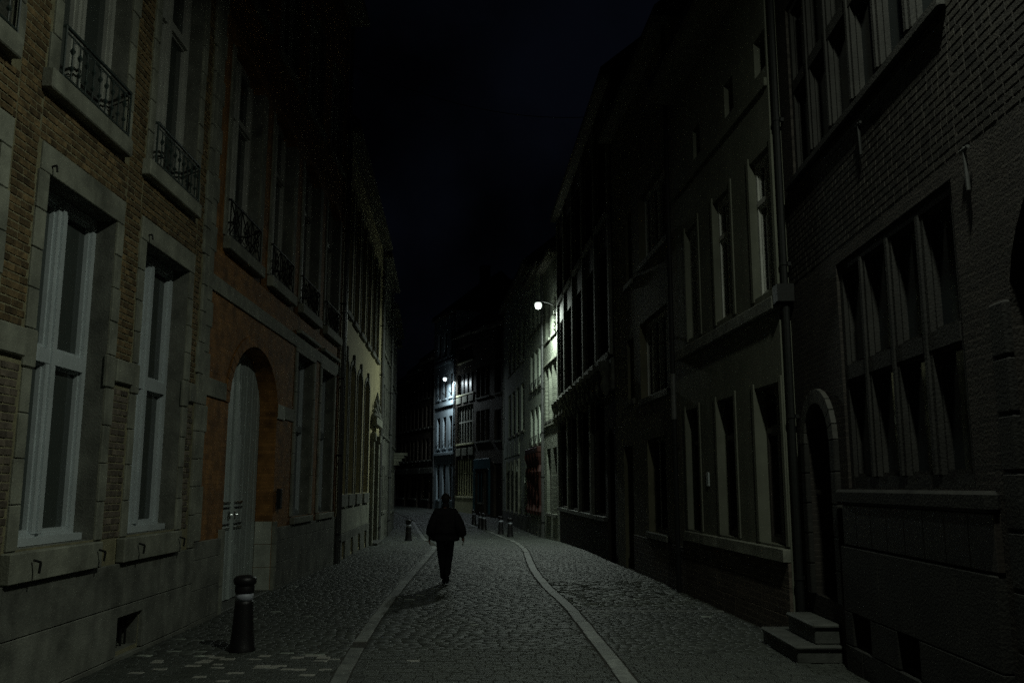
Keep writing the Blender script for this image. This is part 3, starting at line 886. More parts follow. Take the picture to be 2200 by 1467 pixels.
emit_bricks(h, cells, M['brick_dark'], M['brick_dark_mass'], lambda c: (c[0] if (c[2] < 6.4 and c[0] > S(5.5)) else 99), 300, out=.004, jit=.35)
h.pipe(S(11.85), .0, 13.8, .05, .1, 'iron', hopper=4.6)
# steps
st = empty('door_steps', (3.5, 11.2, 0), 0)
tag(st, 'worn stone doorstep of two treads under the arched door on the right', 'steps')
for (x0, x1, ya, yb, z0_, z1_) in ((3.27, 3.79, 10.55, 11.2, 0, .20), (3.27, 3.79, 11.205, 11.95, 0, .20), (3.50, 3.79, 10.6, 11.6, .204, .43)):
    mb = MB().box(x0 - 3.5, x1 - 3.5, ya - 11.2, yb - 11.2, z0_, z1_ - .05, .01)
    mb.box(x0 - 3.53, x1 - 3.5, ya - 11.23, yb - 11.2, z1_ - .055, z1_, .02)
    link('tread', mb, M['step'], st)

# --- grey green house
p2, q2 = (3.70, 12.0), (3.31, 17.28)
wins = [(.12, 1.12), (2.08, 3.0), (4.1, 4.95)]
up = [(.05, .92), (1.88, 2.8), (3.78, 4.6)]
att = [(.05, .5), (1.5, 1.95), (3.4, 3.85)]
ops = [(a, b, 1.2, 3.43, .2, 0) for a, b in wins] + [(a, b, 4.75, 6.85, .14, 0) for a, b in up] + [(a, b, 8.05, 8.62, .2, 0) for a, b in att]
h = House('grey_green_house', 'grey green rendered house with three ground floor windows over a long stone sill', p2, q2, 'R', 9.95, M['grey_render'], ops, overhang=.5,
          eave_t=.3)
for a, b in wins:
    h.window(a, b, 1.2, 3.43, .2, 2, (2.8,), fw=.07, mw=.08, m='dark_wood')
    for (s0, s1) in ((a - .1, a - .003), (b + .003, b + .1)): h.box('jamb', s0, s1, -.02, .02, 1.2, 3.5, M['grey_render'], .005)
for a, b in up:
    h.window(a, b, 4.75, 6.85, .14, 2, (6.2,), fw=.06, mw=.07, m='white_dull')
    for (s0, s1) in ((a - .1, a - .003), (b + .003, b + .1)): h.box('jamb', s0, s1, -.02, .02, 4.7, 6.95, M['grey_render'], .005)
for a, b in att: h.window(a, b, 8.05, 8.62, .2, 1, (), fw=.05, m='dark_wood')
h.box('string_course', .01, 5.29, 0, .09, 4.42, 4.62, M['stone_dark'], .02)
h.box('string_course', .01, 5.29, 0, .05, 7.72, 7.85, M['grey_render'], .01)
band(h, .01, 5.0, 1.0, 1.17, .1, M['stone'], 1.0, 'sill')
for (z0_, z1_) in ((-.9, .3), (.304, .66), (.664, .99)): band(h, .01, 5.28, z0_, z1_, .04, M['dark_wall2'], .7 + rs.random() * .3)
q = h.bx(MB(), 3.55, 3.68, 0, .02, 2.0, 2.24, .004); h.part('name_plate', q, M['white'])

# --- olive house
p3r, q3r = (3.31, 17.3), (2.82, 23.98)
W = [(.55, 3.35, 7.2, 8.9, 4), (4.15, 4.95, 7.1, 8.9, 1), (.85, 3.5, 4.0, 5.8, 4), (4.2, 5.0, 4.12, 5.65, 1), (1.25, 3.0, 1.0, 3.05, 3)]
ops = [(a, b, c, d, .2, 0) for a, b, c, d, n in W] + [(4.6, 5.7, -.02, 3.0, .3, 0)]
h = House('olive_house', 'olive rendered house with wide mullioned windows next to the grey green one', p3r, q3r, 'R', 11.8, M['olive'], ops, overhang=.3)
for a, b, c, d, n in W:
    h.window(a, b, c, d, .2, n, (), fw=.06, mw=.09, m='dark_wood' if c < 3 else 'white_dull')
    h.box('sill', a - .08, b + .08, 0, .07, c - .14, c - .004, M['stone_dark'], .01)
do = h.part('door', h.bx(MB(), 4.6, 5.7, -.37, -.305, -.02, 3.0), M['dark_wood'])
for k in range(2):
    for (z0_, z1_) in ((.15, 1.0), (1.1, 2.1), (2.25, 2.9)):
        h.part('panel', h.bx(MB(), 4.66 + k * .53, 5.11 + k * .53, -.305, -.285, z0_, z1_, .01), M['dark_wood'], do)
h.box('plinth', 0.01, 4.5, 0, .04, -.8, .85, M['dark_wall2'], .01)
pp = h.pipe(.14, -.1, 11.8, .05, .1, 'iron')
q = MB().tube([h.V(.14, .1, 3.3), h.V(.14, .1, 4.2)], .058, 10); h.part('pipe_sleeve', q, M['zinc'], pp)

# --- ornate dark house
p4, q4 = (2.82, 24.0), (2.02, 37.98)
gw = [(1.9, 3.6), (4.7, 6.6), (7.6, 9.6), (10.8, 13.0)]
uw = [(.6, 2.4), (3.4, 5.2), (6.2, 8.0), (9.0, 10.8), (11.6, 13.3)]
ops = [(a, b, 1.2, 4.5, .3, 0) for a, b in gw] + [(.3, 1.5, -.1, 3.6, .4, .5)] + [(a, b, 5.75, 8.9, .25, 0) for a, b in uw] + [(a, b, 9.9, 12.9, .25, .4) for a, b in uw]
h = House('ornate_brick_house', 'tall dark house with carved brackets and wrought crest from which the nearer lamp hangs', p4, q4, 'R', 13.75, M['dark_wall'], ops, overhang=.25, chimneys=3)
for a, b in gw:
    h.window(a, b, 1.2, 4.5, .3, 3, (3.3,), fw=.08, mw=.1, m='dark_wood')
for a, b in uw:
    h.window(a, b, 5.75, 8.9, .25, 2, (7.9,), fw=.07, mw=.1, m='dark_wood')
    h.window(a, b, 9.9, 12.9, .25, 2, (), fw=.07, mw=.1, m='dark_wood')
    h.box('sill', a - .15, b + .15, 0, .12, 5.55, 5.74, M['stone_dark'], .02)
    h.box('sill', a - .15, b + .15, 0, .12, 9.7, 9.89, M['stone_dark'], .02)
for s in (4.15, 7.1, 10.2, 13.5):
    h.box('pilaster', s - .18, s + .18, 0, .12, 1.1, 4.6, M['stone_dark'], .02)
for s in (.3, 2.9, 5.7, 8.5, 11.2, 13.6):
    h.box('pilaster', s - .13, s + .13, 0, .1, 5.6, 13.4, M['stone_dark'], .02)
band(h, 1.6, 13.9, 1.0, 1.13, .12, M['step'], 1.4, 'coping')
h.box('frieze', .02, 13.95, 0, .1, 4.62, 5.5, M['stone_dark'], .02)
for k in range(14):
    s = .6 + k
    mb = MB(); mb.lathe([(.04, 4.5), (.12, 4.62), (.16, 4.8), (.10, 5.0), (.2, 5.25), (.22, 5.45), (.05, 5.5)], s, h.sg * .16, 8)
    h.part('bracket', mb, M['stone_dark'])
do = h.part('door', h.bx(MB(), .3, 1.5, -.47, -.405, -.1, 3.6), M['dark_wood'])
for (z0_, z1_) in ((.1, 1.0), (1.15, 2.1), (2.3, 3.0)):
    h.part('panel', h.bx(MB(), .45, 1.35, -.405, -.385, z0_, z1_, .01), M['dark_wood'], do)
sc_ = MB()
for k in range(6):
    z = 8.6 + k * .35
    pts = [h.V(13.75 + .16 * math.cos(t), .12 + .1 * abs(math.sin(t)), z + .16 * math.sin(t)) for t in [i * PI / 4 for i in range(9)]]
    sc_.tube(pts, .02, 5)
h.part('scrollwork', sc_, M['stone'])

# --- far right row
C38, C62, C72, C77, C88 = Vector((2.02, 38.0)), Vector((-.58, 61.88)), Vector((-4.61, 71.77)), Vector((-6.74, 76.98)), Vector((-11.41, 88.34))
d5 = (C62 - C38).normalized()
A5, B5 = C38 + d5 * 4.4, C38 + d5 * 9.95
h = simple_house('lamp_lit_brick_house', 'narrow brick house lit yellow green right under the nearer street lamp', C38 + d5 * .03, A5, 'R', 12.4, M['grey_brick'], [],
                 [(.5, 1.5, 5.0, 7.45, 2, (6.4,), 'white_dull'), (1.8, 2.7, 5.0, 7.45, 2, (6.4,), 'white_dull'), (3.0, 3.9, 5.0, 7.45, 2, (6.4,), 'white_dull'),
                  (.5, 1.7, 8.8, 10.6, 2, (), 'dark_wood'), (2.4, 3.7, 8.8, 10.6, 2, (), 'dark_wood'),
                  (.6, 1.7, .8, 3.7, 2, (2.9,), 'dark_wood'), (2.4, 3.6, .8, 3.7, 2, (2.9,), 'dark_wood')])
h.box('string_course', .02, 4.3, 0, .07, 7.6, 7.72, M['stone'], .01)
h.box('string_course', .02, 4.3, 0, .07, 4.72, 4.86, M['stone'], .01)
h.box('string_course', .02, 4.3, 0, .05, 8.66, 8.75, M['stone'], .01)
h.pipe(4.25, -.5, 12.2, .055)
h = simple_house('red_door_house', 'greenish house with a dark red carved shop door and three lit windows above it', A5, B5, 'R', 12.9, M['sage'], [],
                 [(.7 + 1.6 * k, 1.75 + 1.6 * k, 4.15, 6.0, 2, (5.2,), 'white_dull') for k in range(3)] +
                 [(.7 + 1.6 * k, 1.75 + 1.6 * k, 7.0, 8.9, 2, (8.0,), 'white_dull') for k in range(3)] +
                 [(.7 + 1.6 * k, 1.75 + 1.6 * k, 10.0, 11.6, 2, (), 'dark_wood') for k in range(3)] + [(.5, 4.9, .62, 3.6, 4, (2.9,), 'red_wood', .3)], sillm=M['stone'])
for k in range(3):
    for s in (.8, 1.45):
        for z in (4.15, 7.0):
            q = bars(h, [((s + 1.6 * k, .05, z + .4), (s + .1 + 1.6 * k, .1, z)), ((s + .2 + 1.6 * k, .05, z + .4), (s + .1 + 1.6 * k, .1, z))], .02, 5)
            h.part('flower_bracket', q, M['iron'])
fr = MB()
for k in range(5):
    s = .5 + k * 1.1
    fr.lathe([(.14, .62), (.2, .8), (.1, 1.1), (.13, 2.4), (.22, 2.7), (.12, 3.0), (.24, 3.4), (.26, 3.6)], s, h.sg * .1, 8)
h.part('carved_column', fr, M['red_wood'])
h.box('fascia', .3, 5.2, 0, .3, 3.62, 3.9, M['red_wood'], .03)
h.box('plinth', .02, 5.5, 0, .08, -.6, .45, M['stone_dark'], .02)
h.pipe(.12, -.5, 12.6, .05)
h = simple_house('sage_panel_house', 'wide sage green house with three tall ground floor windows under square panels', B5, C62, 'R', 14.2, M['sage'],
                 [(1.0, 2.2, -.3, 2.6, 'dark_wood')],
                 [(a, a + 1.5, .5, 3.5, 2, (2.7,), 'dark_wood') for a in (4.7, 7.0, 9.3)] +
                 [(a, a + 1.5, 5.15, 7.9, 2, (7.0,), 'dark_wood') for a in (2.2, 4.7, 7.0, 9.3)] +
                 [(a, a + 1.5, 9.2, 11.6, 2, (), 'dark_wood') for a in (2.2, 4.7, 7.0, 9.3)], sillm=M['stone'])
for a in (4.6, 6.9, 9.2, 11.4):
    h.box('wall_panel', a, a + 1.9, 0, .05, 3.85, 4.85, M['sage'], .02)
for a in (4.4, 6.65, 8.95, 11.2):
    h.box('pilaster', a, a + .22, 0, .12, .3, 3.6, M['stone'], .02)
h.box('plinth', .02, 13.5, 0, .1, -.6, .42, M['stone_dark'], .02)
h.pipe(13.7, -.5, 14.0, .05)
d6 = (C72 - C62).normalized(); M6 = C62 + d6 * 2.5; N6 = C62 + d6 * 6.0
h = simple_house('arched_entry_house', 'very dark narrow brick house between the teal shop and the sage house', C62 + d6 * .03, M6, 'R', 13.6, M['dark_wall2'], [(.4, 1.9, -.1, 3.6, 'dark_wood')],
                 [(.5, 1.8, z, z + 2.2, 2, (z + 1.4,), 'dark_wood') for z in (5.2, 8.6, 11.0)])
h = simple_house('teal_shop_house', 'narrow brick house with a teal blue painted shopfront and door', M6, N6, 'R', 13.8, M['dark_wall2'], [(.25, 1.4, .05, 3.1, 'blue_paint')],
                 [(1.7, 3.2, .8, 3.1, 2, (), 'blue_paint')] + [(a, a + .9, z, z + 2.3, 2, (z + 1.5,), 'dark_wood') for a in (.3, 1.3, 2.3) for z in (5.3, 8.6)])
h.box('fascia', .1, 3.4, 0, .12, 3.25, 4.0, M['blue_paint'], .03)
h.box('shop_pilaster', .05, .22, 0, .15, 0, 3.24, M['blue_paint'], .02); h.box('shop_pilaster', 3.25, 3.42, 0, .15, 0, 3.24, M['blue_paint'], .02)
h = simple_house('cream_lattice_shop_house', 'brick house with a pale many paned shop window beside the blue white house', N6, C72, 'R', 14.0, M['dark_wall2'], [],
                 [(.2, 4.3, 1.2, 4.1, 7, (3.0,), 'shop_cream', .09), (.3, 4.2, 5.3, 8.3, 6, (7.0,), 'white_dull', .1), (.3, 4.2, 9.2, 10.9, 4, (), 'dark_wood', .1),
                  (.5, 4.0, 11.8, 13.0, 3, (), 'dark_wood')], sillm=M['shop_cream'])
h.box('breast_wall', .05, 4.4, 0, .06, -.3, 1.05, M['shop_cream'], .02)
for a in (.3, 1.75, 3.2):
    h.box('wall_panel', a, a + 1.1, 0, .06, 4.35, 4.95, M['stone'], .02)
    h.box('wall_panel', a, a + 1.1, 0, .06, 8.5, 9.0, M['stone'], .02)
h.pipe(4.45, -.2, 13.8, .05)
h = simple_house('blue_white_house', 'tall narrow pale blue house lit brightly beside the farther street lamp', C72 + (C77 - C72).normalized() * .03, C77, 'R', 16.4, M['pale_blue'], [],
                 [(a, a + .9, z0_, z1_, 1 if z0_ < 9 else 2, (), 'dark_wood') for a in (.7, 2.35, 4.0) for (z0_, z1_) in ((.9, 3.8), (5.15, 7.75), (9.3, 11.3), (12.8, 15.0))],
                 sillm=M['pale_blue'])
for z in (4.55, 8.6, 12.2):
    h.box('string_course', .02, 5.55, 0, .12, z, z + .25, M['pale_blue'], .02)
for a in (.7, 2.35, 4.0):
    for z in (5.15, 9.3):
        q = bars(h, [((a, .05, z + .55), (a + .9, .05, z + .55)), ((a, .05, z), (a + .9, .05, z + .55)), ((a, .05, z + .55), (a + .9, .05, z))], .018, 5)
        h.part('railing', q, M['iron'])
h.pipe(5.5, -.2, 16.2, .06); h.pipe(.1, -.2, 16.2, .06)
d8 = (C88 - C77).normalized()
E8 = [C77 + d8 * 3.9, C77 + d8 * 8.0, C88]
pr = C77 + d8 * .03
for i, (e, ev, lab) in enumerate(((E8[0], 13.2, 'dim brown brick house just past the pale blue one'), (E8[1], 12.6, 'dim brick house with a wide shop window in the far row'),
                                  (E8[2], 12.0, 'farthest dim house at the left end of the far row'))):
    L_ = (e - pr).length
    h = simple_house('far_row_house', lab, pr, e, 'R', ev, M['dark_wall2'], [(.3, 1.3, .05, 2.6, 'dark_wood')],
                     [(1.6, L_ - .3, .9, 2.9, 2, (), 'dark_wood')] + [(a, a + .8, z, z + 1.9, 2, (), 'dark_wood') for a in (.4, 1.7, 2.9) for z in (4.3, 7.2, 9.8)],
                     group='dim houses closing the street')
    h.box('fascia', .1, L_ - .1, 0, .15, 3.1, 3.6, M['stone_dark'], .02)
    pr = e
h = simple_house('end_house', 'low dark house closing the bend behind the left row', (-11.5, 88.5), (-34, 100), 'R', 9.0, M['dark_wall2'], [(3, 4.1, .05, 2.5, 'dark_wood')],
                 [(a, a + 1.1, z, z + 1.8, 2, (), 'dark_wood') for a in (6, 9, 12, 15) for z in (1, 4.5)])

# ------------------------------------------------------------------ GROUND
XL = [(-4, -4.45), (24.3, -4.79), (37.4, -5.62), (53.2, -7.0), (63, -16.5), (90, -30)]
XR = [(-4, 3.3), (11.98, 3.86), (12.0, 3.7), (24, 2.82), (38, 2.02), (61.88, -.58), (71.77, -4.61), (76.98, -6.74), (88.3, -11.41), (100, -20)]
SL = [(-4, -1.55), (8, -1.68), (9.5, -1.80), (10.7, -1.90), (13.5, -2.07), (16.3, -2.19), (19.7, -2.29), (25, -2.45), (31.3, -2.66), (36, -3.2), (40.9, -3.96), (50, -5.2), (60, -6.6), (88, -14)]
SR = [(-4, 1.3), (8.5, 1.27), (9.5, 1.24), (11.1, 1.14), (15.1, 1.0), (17, .82), (19.2, .62), (23.5, .5), (30.6, .45), (35, .27), (39.7, 0), (47, -.97), (58, -2.95), (72, -7.5), (88, -13)]

def sheet(name, ya, yb, fl, fr, dz, m, dy=1.0):
    mb = MB(); y = ya; rows = []
    while y <= yb + 1e-6:
        rows.append(y); y += dy
    for a, b in zip(rows, rows[1:]):
        mb.quad((fl(a), a, gz(a) + dz), (fr(a), a, gz(a) + dz), (fr(b), b, gz(b) + dz), (fl(b), b, gz(b) + dz))
    return link(name, mb, m, fix=False)
# finer rows so the ground follows the dip of the street
gr = MB()
ys = [-60, -4, 0, 20, 25, 30, 33, 36, 39, 42, 47, 52, 56, 60, 65, 70, 75, 80, 160]
for a, b in zip(ys, ys[1:]):
    gr.quad((-90, a, gz(a) - .05), (90, a, gz(a) - .05), (90, b, gz(b) - .05), (-90, b, gz(b) - .05))
g = link('ground', gr, M['joint'], fix=False); tag(g, kind='structure')

road = sheet('road', -4, 88, lambda y: smooth_interp(SL, y), lambda y: smooth_interp(SR, y), -.010, M['joint'])
pl = sheet('left_pavement', -4, 88, lambda y: pts_interp(XL, y) - .05, lambda y: smooth_interp(SL, y) - .001, -.010, M['joint'])
pr_ = sheet('right_pavement', -4, 88, lambda y: smooth_interp(SR, y) + .001, lambda y: max(pts_interp(XR, y), smooth_interp(SR, y) + .01) + .05, -.010, M['joint'])
for o in (road, pl, pr_): o['kind'] = 'structure'

rg = random.Random(5)
def pale_zone(x, y):
    if -4.3 < x < -2.1 and 9.9 < y < 11.3:
        return rg.random() < .17
    return rg.random() < .006
setts = {'road': [], 'left': [], 'right': []}
for key, fl, fr in (('road', lambda y: smooth_interp(SL, y) + .095, lambda y: smooth_interp(SR, y) - .11),
                    ('left', lambda y: pts_interp(XL, y) + .02, lambda y: smooth_interp(SL, y) - .095),
                    ('right', lambda y: smooth_interp(SR, y) + .11, lambda y: pts_interp(XR, y) - .02)):
    y = 3.0; row = 0
    while y < 88:
        far = y > 45
        dy = (.105 if key == 'road' else .10) * (1.5 if far else 1) * rg.uniform(.92, 1.08)
        wide = (.185 if key == 'road' else .15) * (1.5 if far else 1)
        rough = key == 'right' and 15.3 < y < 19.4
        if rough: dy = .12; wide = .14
        x0, x1 = fl(y), fr(y)
        if key == 'right' and (abs(y - 19.6) < .13 or abs(y - 14.85) < .12):
            y += dy; continue
        x = x0 - rg.random() * .1
        while x < x1 - .03:
            w = wide * rg.uniform(.75, 1.25)
            a, b = max(x, x0), min(x + w, x1)
            if b - a > .05:
                jy = rg.uniform(-.005, .005) + (rg.uniform(-.02, .02) if rough else 0)
                wav = .008 * math.sin(x * 1.7 + y * .3)
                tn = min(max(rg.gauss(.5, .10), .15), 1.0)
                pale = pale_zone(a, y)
                if rough: tn = min(tn * 1.9, 1.3)  # damp glint of the rough patch put into the setts as a paler tone
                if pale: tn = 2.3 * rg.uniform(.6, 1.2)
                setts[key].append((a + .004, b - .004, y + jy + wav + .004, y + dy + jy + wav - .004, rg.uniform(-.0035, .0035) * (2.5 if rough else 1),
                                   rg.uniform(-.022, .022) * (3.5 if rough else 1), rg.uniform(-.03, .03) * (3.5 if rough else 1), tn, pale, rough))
            x += w
        y += dy; row += 1
def proto_sett(m, k):
    r = random.Random(k)
    mb = MB(); c = .010
    j = [r.uniform(-.03, .03) for _ in range(8)]
    mb.v = [(-.5, -.5, -.05), (.5, -.5, -.05), (.5, .5, -.05), (-.5, .5, -.05),
            (-.5 + j[0] * .3, -.5, -.006), (.5, -.5 + j[1] * .3, -.006), (.5, .5, -.006), (-.5, .5, -.006),
            (-.455 + j[0], -.42 + j[1], 0), (.455 + j[2], -.42 + j[3], 0), (.455 + j[4], .42 + j[5], 0), (-.455 + j[6], .42 + j[7], 0)]
    mb.f = [(8, 9, 10, 11)] + [(a, (a + 1) % 4, 4 + (a + 1) % 4, 4 + a) for a in range(4)] + [(4 + a, 4 + (a + 1) % 4, 8 + (a + 1) % 4, 8 + a) for a in range(4)]
    me = bpy.data.meshes.new('sett'); me.from_pydata(mb.v, [], mb.f); me.materials.append(m)
    return me
PM = {False: [proto_sett(M['sett'], k) for k in range(6)], True: [proto_sett(M['sett_pale'], k + 9) for k in range(3)]}
def inview(x, y):
    return y > 9.35 and abs(x / (y * .987 + .32) * 1896) < 1110
for key, own in (('road', road), ('left', pl), ('right', pr_)):
    L_ = setts[key]
    L_.sort(key=lambda s: (s[2] if inview(s[0], s[2]) else 999))
    for s in L_[:300]:
        a, b, c, d, dz, tx, ty, tn, pale, rough = s
        me = rg.choice(PM[pale])
        o = bpy.data.objects.new('sett', me); COL.objects.link(o); o.parent = own
        y_ = (c + d) / 2
        o.location = ((a + b) / 2, y_, gz(y_) + dz); o.scale = (b - a, d - c, 1); o.rotation_euler = (ty * .5, tx * .5, rg.uniform(-.04, .04))
    rest = L_[300:]
    n = len(rest)
    A = np.array([[s[0], s[1], s[2], s[3], s[4], s[5], s[6]] for s in rest])
    gzv = np.array([gz((s[2] + s[3]) / 2) for s in rest])
    rn = np.random.RandomState(4)
    V_ = np.zeros((n, 12, 3))
    cx, cy = (A[:, 0] + A[:, 1]) / 2, (A[:, 2] + A[:, 3]) / 2
    hx, hy = (A[:, 1] - A[:, 0]) / 2, (A[:, 3] - A[:, 2]) / 2
    rgh = np.array([1.0 if s[9] else 0.0 for s in rest])
    for i, (sx, sy) in enumerate(((-1, -1), (1, -1), (1, 1), (-1, 1))):
        for lev, (k, z) in enumerate(((1.0, -.04), (1.0, -.006), (.86, 0.0))):
            jx = rn.uniform(-.004, .004, n) * (1 + 3 * rgh); jy = rn.uniform(-.004, .004, n) * (1 + 3 * rgh)
            ix = lev * 4 + i
            V_[:, ix, 0] = cx + sx * (hx - (0.007 if lev == 2 else 0)) + jx
            V_[:, ix, 1] = cy + sy * (hy - (0.007 if lev == 2 else 0)) + jy
            V_[:, ix, 2] = gzv + A[:, 4] + z + (A[:, 5] * sx * hx + A[:, 6] * sy * hy if lev == 2 else 0)
    F = [(8, 9, 10, 11)] + [(a, (a + 1) % 4, 4 + (a + 1) % 4, 4 + a) for a in range(4)] + [(4 + a, 4 + (a + 1) % 4, 8 + (a + 1) % 4, 8 + a) for a in range(4)]
    F = np.array(F)
    FF = (F[None] + (np.arange(n) * 12)[:, None, None]).reshape(-1, 4)
    me = bpy.data.meshes.new('sett_field')
    me.vertices.add(n * 12); me.vertices.foreach_set('co', V_.reshape(-1))
    me.loops.add(FF.size); me.loops.foreach_set('vertex_index', FF.reshape(-1).astype(np.int32))
    me.polygons.add(len(FF)); me.polygons.foreach_set('loop_start', np.arange(0, FF.size, 4, dtype=np.int32))
    me.update(calc_edges=True)
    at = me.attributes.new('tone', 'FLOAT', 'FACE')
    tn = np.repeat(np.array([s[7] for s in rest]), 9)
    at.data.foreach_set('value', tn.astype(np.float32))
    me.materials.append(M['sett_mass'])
    o = bpy.data.objects.new('sett_field', me); COL.objects.link(o); o.parent = own
    o['kind'] = 'stuff'
# pale stone lines
def stone_line(pts, own, ya, yb, width, name, gap=(0, 0)):
    y = ya
    while y < yb:
        ln = rg.uniform(.75, 1.15)
        if gap[0] < y < gap[1]:
            y = gap[1]; continue
        a, b = y + .006, min(y + ln, yb) - .006
        xa, xb = smooth_interp(pts, a), smooth_interp(pts, b)
        hw = width / 2
        za, zb = gz(a), gz(b)
        t = rg.uniform(.002, .008); c = .006
        mb = MB()
        jl, jr = rg.uniform(-.01, .01), rg.uniform(-.01, .01)
        lo = [(xa - hw + jl, a, za - .05), (xa + hw + jl, a, za - .05), (xb + hw + jr, b, zb - .05), (xb - hw + jr, b, zb - .05)]
        mi = [(p[0], p[1], p[2] + .05 + t - .006) for p in lo]
        hi = [(p[0] + (c if k in (0, 3) else -c), p[1] + (c if k < 2 else -c), p[2] + .006) for k, p in enumerate(mi)]
        mb.v = lo + mi + hi
        mb.f = [(8, 9, 10, 11)] + [(k, (k + 1) % 4, 4 + (k + 1) % 4, 4 + k) for k in range(4)] + [(4 + k, 4 + (k + 1) % 4, 8 + (k + 1) % 4, 8 + k) for k in range(4)]
        link(name, mb, M['slab'], own, fix=False)
        y += ln
stone_line(SL, road, 3, 33.5, .17, 'kerb_stone', (10.6, 12.0))
stone_line(SL, road, 39.5, 60, .19, 'kerb_stone')
stone_line(SR, road, 3, 66, .18, 'kerb_stone')
for (xa, xb, yy) in ((-1.15, -.35, 21.2), (-3.75, -2.75, 23.6)):
    link('drain_cover', MB().box(xa, xb, yy - .09, yy + .09, gz(yy) - .05, gz(yy) + .007, .004), M['iron'], road)
    link('drain_frame', MB().box(xa - .03, xb + .03, yy - .15, yy - .095, gz(yy) - .05, gz(yy) + .009, .004), M['slab'], road)
for yy in (19.6, 14.85):
    x = smooth_interp(SR, yy) + .16
    xe = pts_interp(XR, yy) - .05
    while x < xe:
        w_ = rg.uniform(.5, .9)
        link('edging_stone', MB().box(x, min(x + w_, xe) - .006, yy - .06, yy + .06, -.05, .006, .004), M['slab'], pr_)
        x += w_

# ------------------------------------------------------------------ BOLLARDS
def make_bollard(label):
    e = empty('bollard', (0, 0, 0)); tag(e, label, 'bollard', 'black bollards along the street')
    link('post', MB().lathe([(.165, -.03), (.165, .02), (.150, .06), (.135, .2), (.112, .56), (.110, .60)], n=24), M['rubber'], e, smooth=True)
    link('reflective_band', MB().lathe([(.108, .60), (.108, .69)], n=24), M['band'], e, smooth=True)
    link('cap', MB().lathe([(.112, .69), (.118, .70), (.120, .77), (.112, .785), (.135, .80), (.142, .835), (.138, .865), (.115, .89), (.07, .905), (.02, .91)], n=24), M['rubber'], e, smooth=True)
    link('stud', MB().lathe([(.012, 0), (.012, .008)], n=8), M['steel'], e).location = (.128, -.02, .36)
    return e
def dup(root, label):
    r = root.copy(); COL.objects.link(r); r['label'] = label
    for c in root.children:
        k = c.copy(); COL.objects.link(k); k.parent = r
    return r
bl0 = make_bollard('nearest black bollard with a white band, standing alone before the arched gate')
bl0.location = (-3.33, 11.35, 0)
for (x, y, lab) in ((-4.49, 39.1, 'small bollard left of the walking person near the broken pale kerb'),
                    (-.09, 43.3, 'right bollard of the pair before the red carved door'),
                    (-.57, 45.9, 'left and farther bollard of the pair before the red carved door'),
                    (-1.57, 50.6, 'rightmost bollard of the trio before the sage house, overlapping its neighbour'),
                    (-1.84, 52.2, 'middle bollard of the trio, half hidden behind its neighbour'),
                    (-2.38, 56.2, 'leftmost bollard of the trio, nearest the teal shop')):
    b = dup(bl0, lab); b.location = (x, y, gz(y)); b.rotation_euler = (0, 0, rg.uniform(0, 6))

# ------------------------------------------------------------------ STREET LAMPS
def street_lamp(label, wall_pt, head, zl, col, power, em=1.3, stray=.045):
    wx, wy = wall_pt; hx, hy = head
    e = empty('street_lamp', (wx, wy, zl)); tag(e, label, 'street lamp', 'wall mounted street lamps')
    d = Vector((hx - wx, hy - wy, 0)); L_ = d.length; u = d.normalized()
    P = lambda t, z: tuple(u * t + Vector((0, 0, z)))
    arm = MB().tube([P(0, -.25), P(.1, -.12), P(.35, .02), P(L_ - .2, .12), P(L_, .14)], [.035, .03, .028, .026, .026], 8)
    link('arm', arm, M['concrete'], e, smooth=True)
    pl_ = MB().box(-.05, .05, -.05, .05, -.4, -.1, .01); link('wall_plate', pl_, M['iron'], e)
    hd = MB()
    hd.lathe([(.04, .19), (.09, .17), (.125, .12), (.13, .075)], u.x * L_, u.y * L_, 20)
    link('housing', hd, M['concrete'], e, smooth=True)
    bw = MB().lathe([(.11, .08), (.15, .03), (.165, -.05), (.15, -.12), (.11, -.18), (.05, -.21), (.01, -.215)], u.x * L_, u.y * L_, 20)
    link('glass_bowl', bw, emit_mat('lamp_glow', col, em), e, smooth=True)
    l2 = bpy.data.lights.new('lamp_stray_light', 'POINT'); l2.energy = power * stray; l2.color = col; l2.shadow_soft_size = .1
    l2o = bpy.data.objects.new('lamp_stray_light', l2); COL.objects.link(l2o); l2o.parent = e; l2o.location = (u.x * L_, u.y * L_, -.36)
    li = bpy.data.lights.new('lamp_light', 'AREA'); li.shape = 'DISK'; li.size = .32; li.energy = power; li.color = col
    lo = bpy.data.objects.new('lamp_light', li); COL.objects.link(lo); lo.parent = e
    lo.location = (u.x * L_, u.y * L_, -.24)
    return e
street_lamp('lit street lamp high on the near dark brick house, above the picture', (RX(5.0), 5.0), (2.75, 5.0), 10.0, (.92, 1.0, .84), LAMP_POWER * .8, stray=.01)
street_lamp('nearer lit street lamp, high on the right side of the street', (1.98, 38.3), (1.17, 38.6), 10.0, (.86, 1.0, .88), LAMP_POWER * 1.45)
street_lamp('farther lit street lamp, beside the pale blue house', (-4.75, 72.2), (-5.5, 71.9), 10.7, (.82, .96, 1.0), LAMP_POWER * .7)

# ------------------------------------------------------------------ OVERHEAD WIRE
pa, pb = Vector((-4.8, 25.2, 14.6)), Vector((2.5, 28.0, 14.2))
mb = MB().tube([tuple(pa.lerp(pb, t / 14) - Vector((0, 0, .5 * 4 * (t / 14) * (1 - t / 14)))) for t in range(15)], .012, 5)
w = link('overhead_wire', mb, M['iron']); tag(w, 'thin dark wire sagging across the street between the roofs', 'wire')

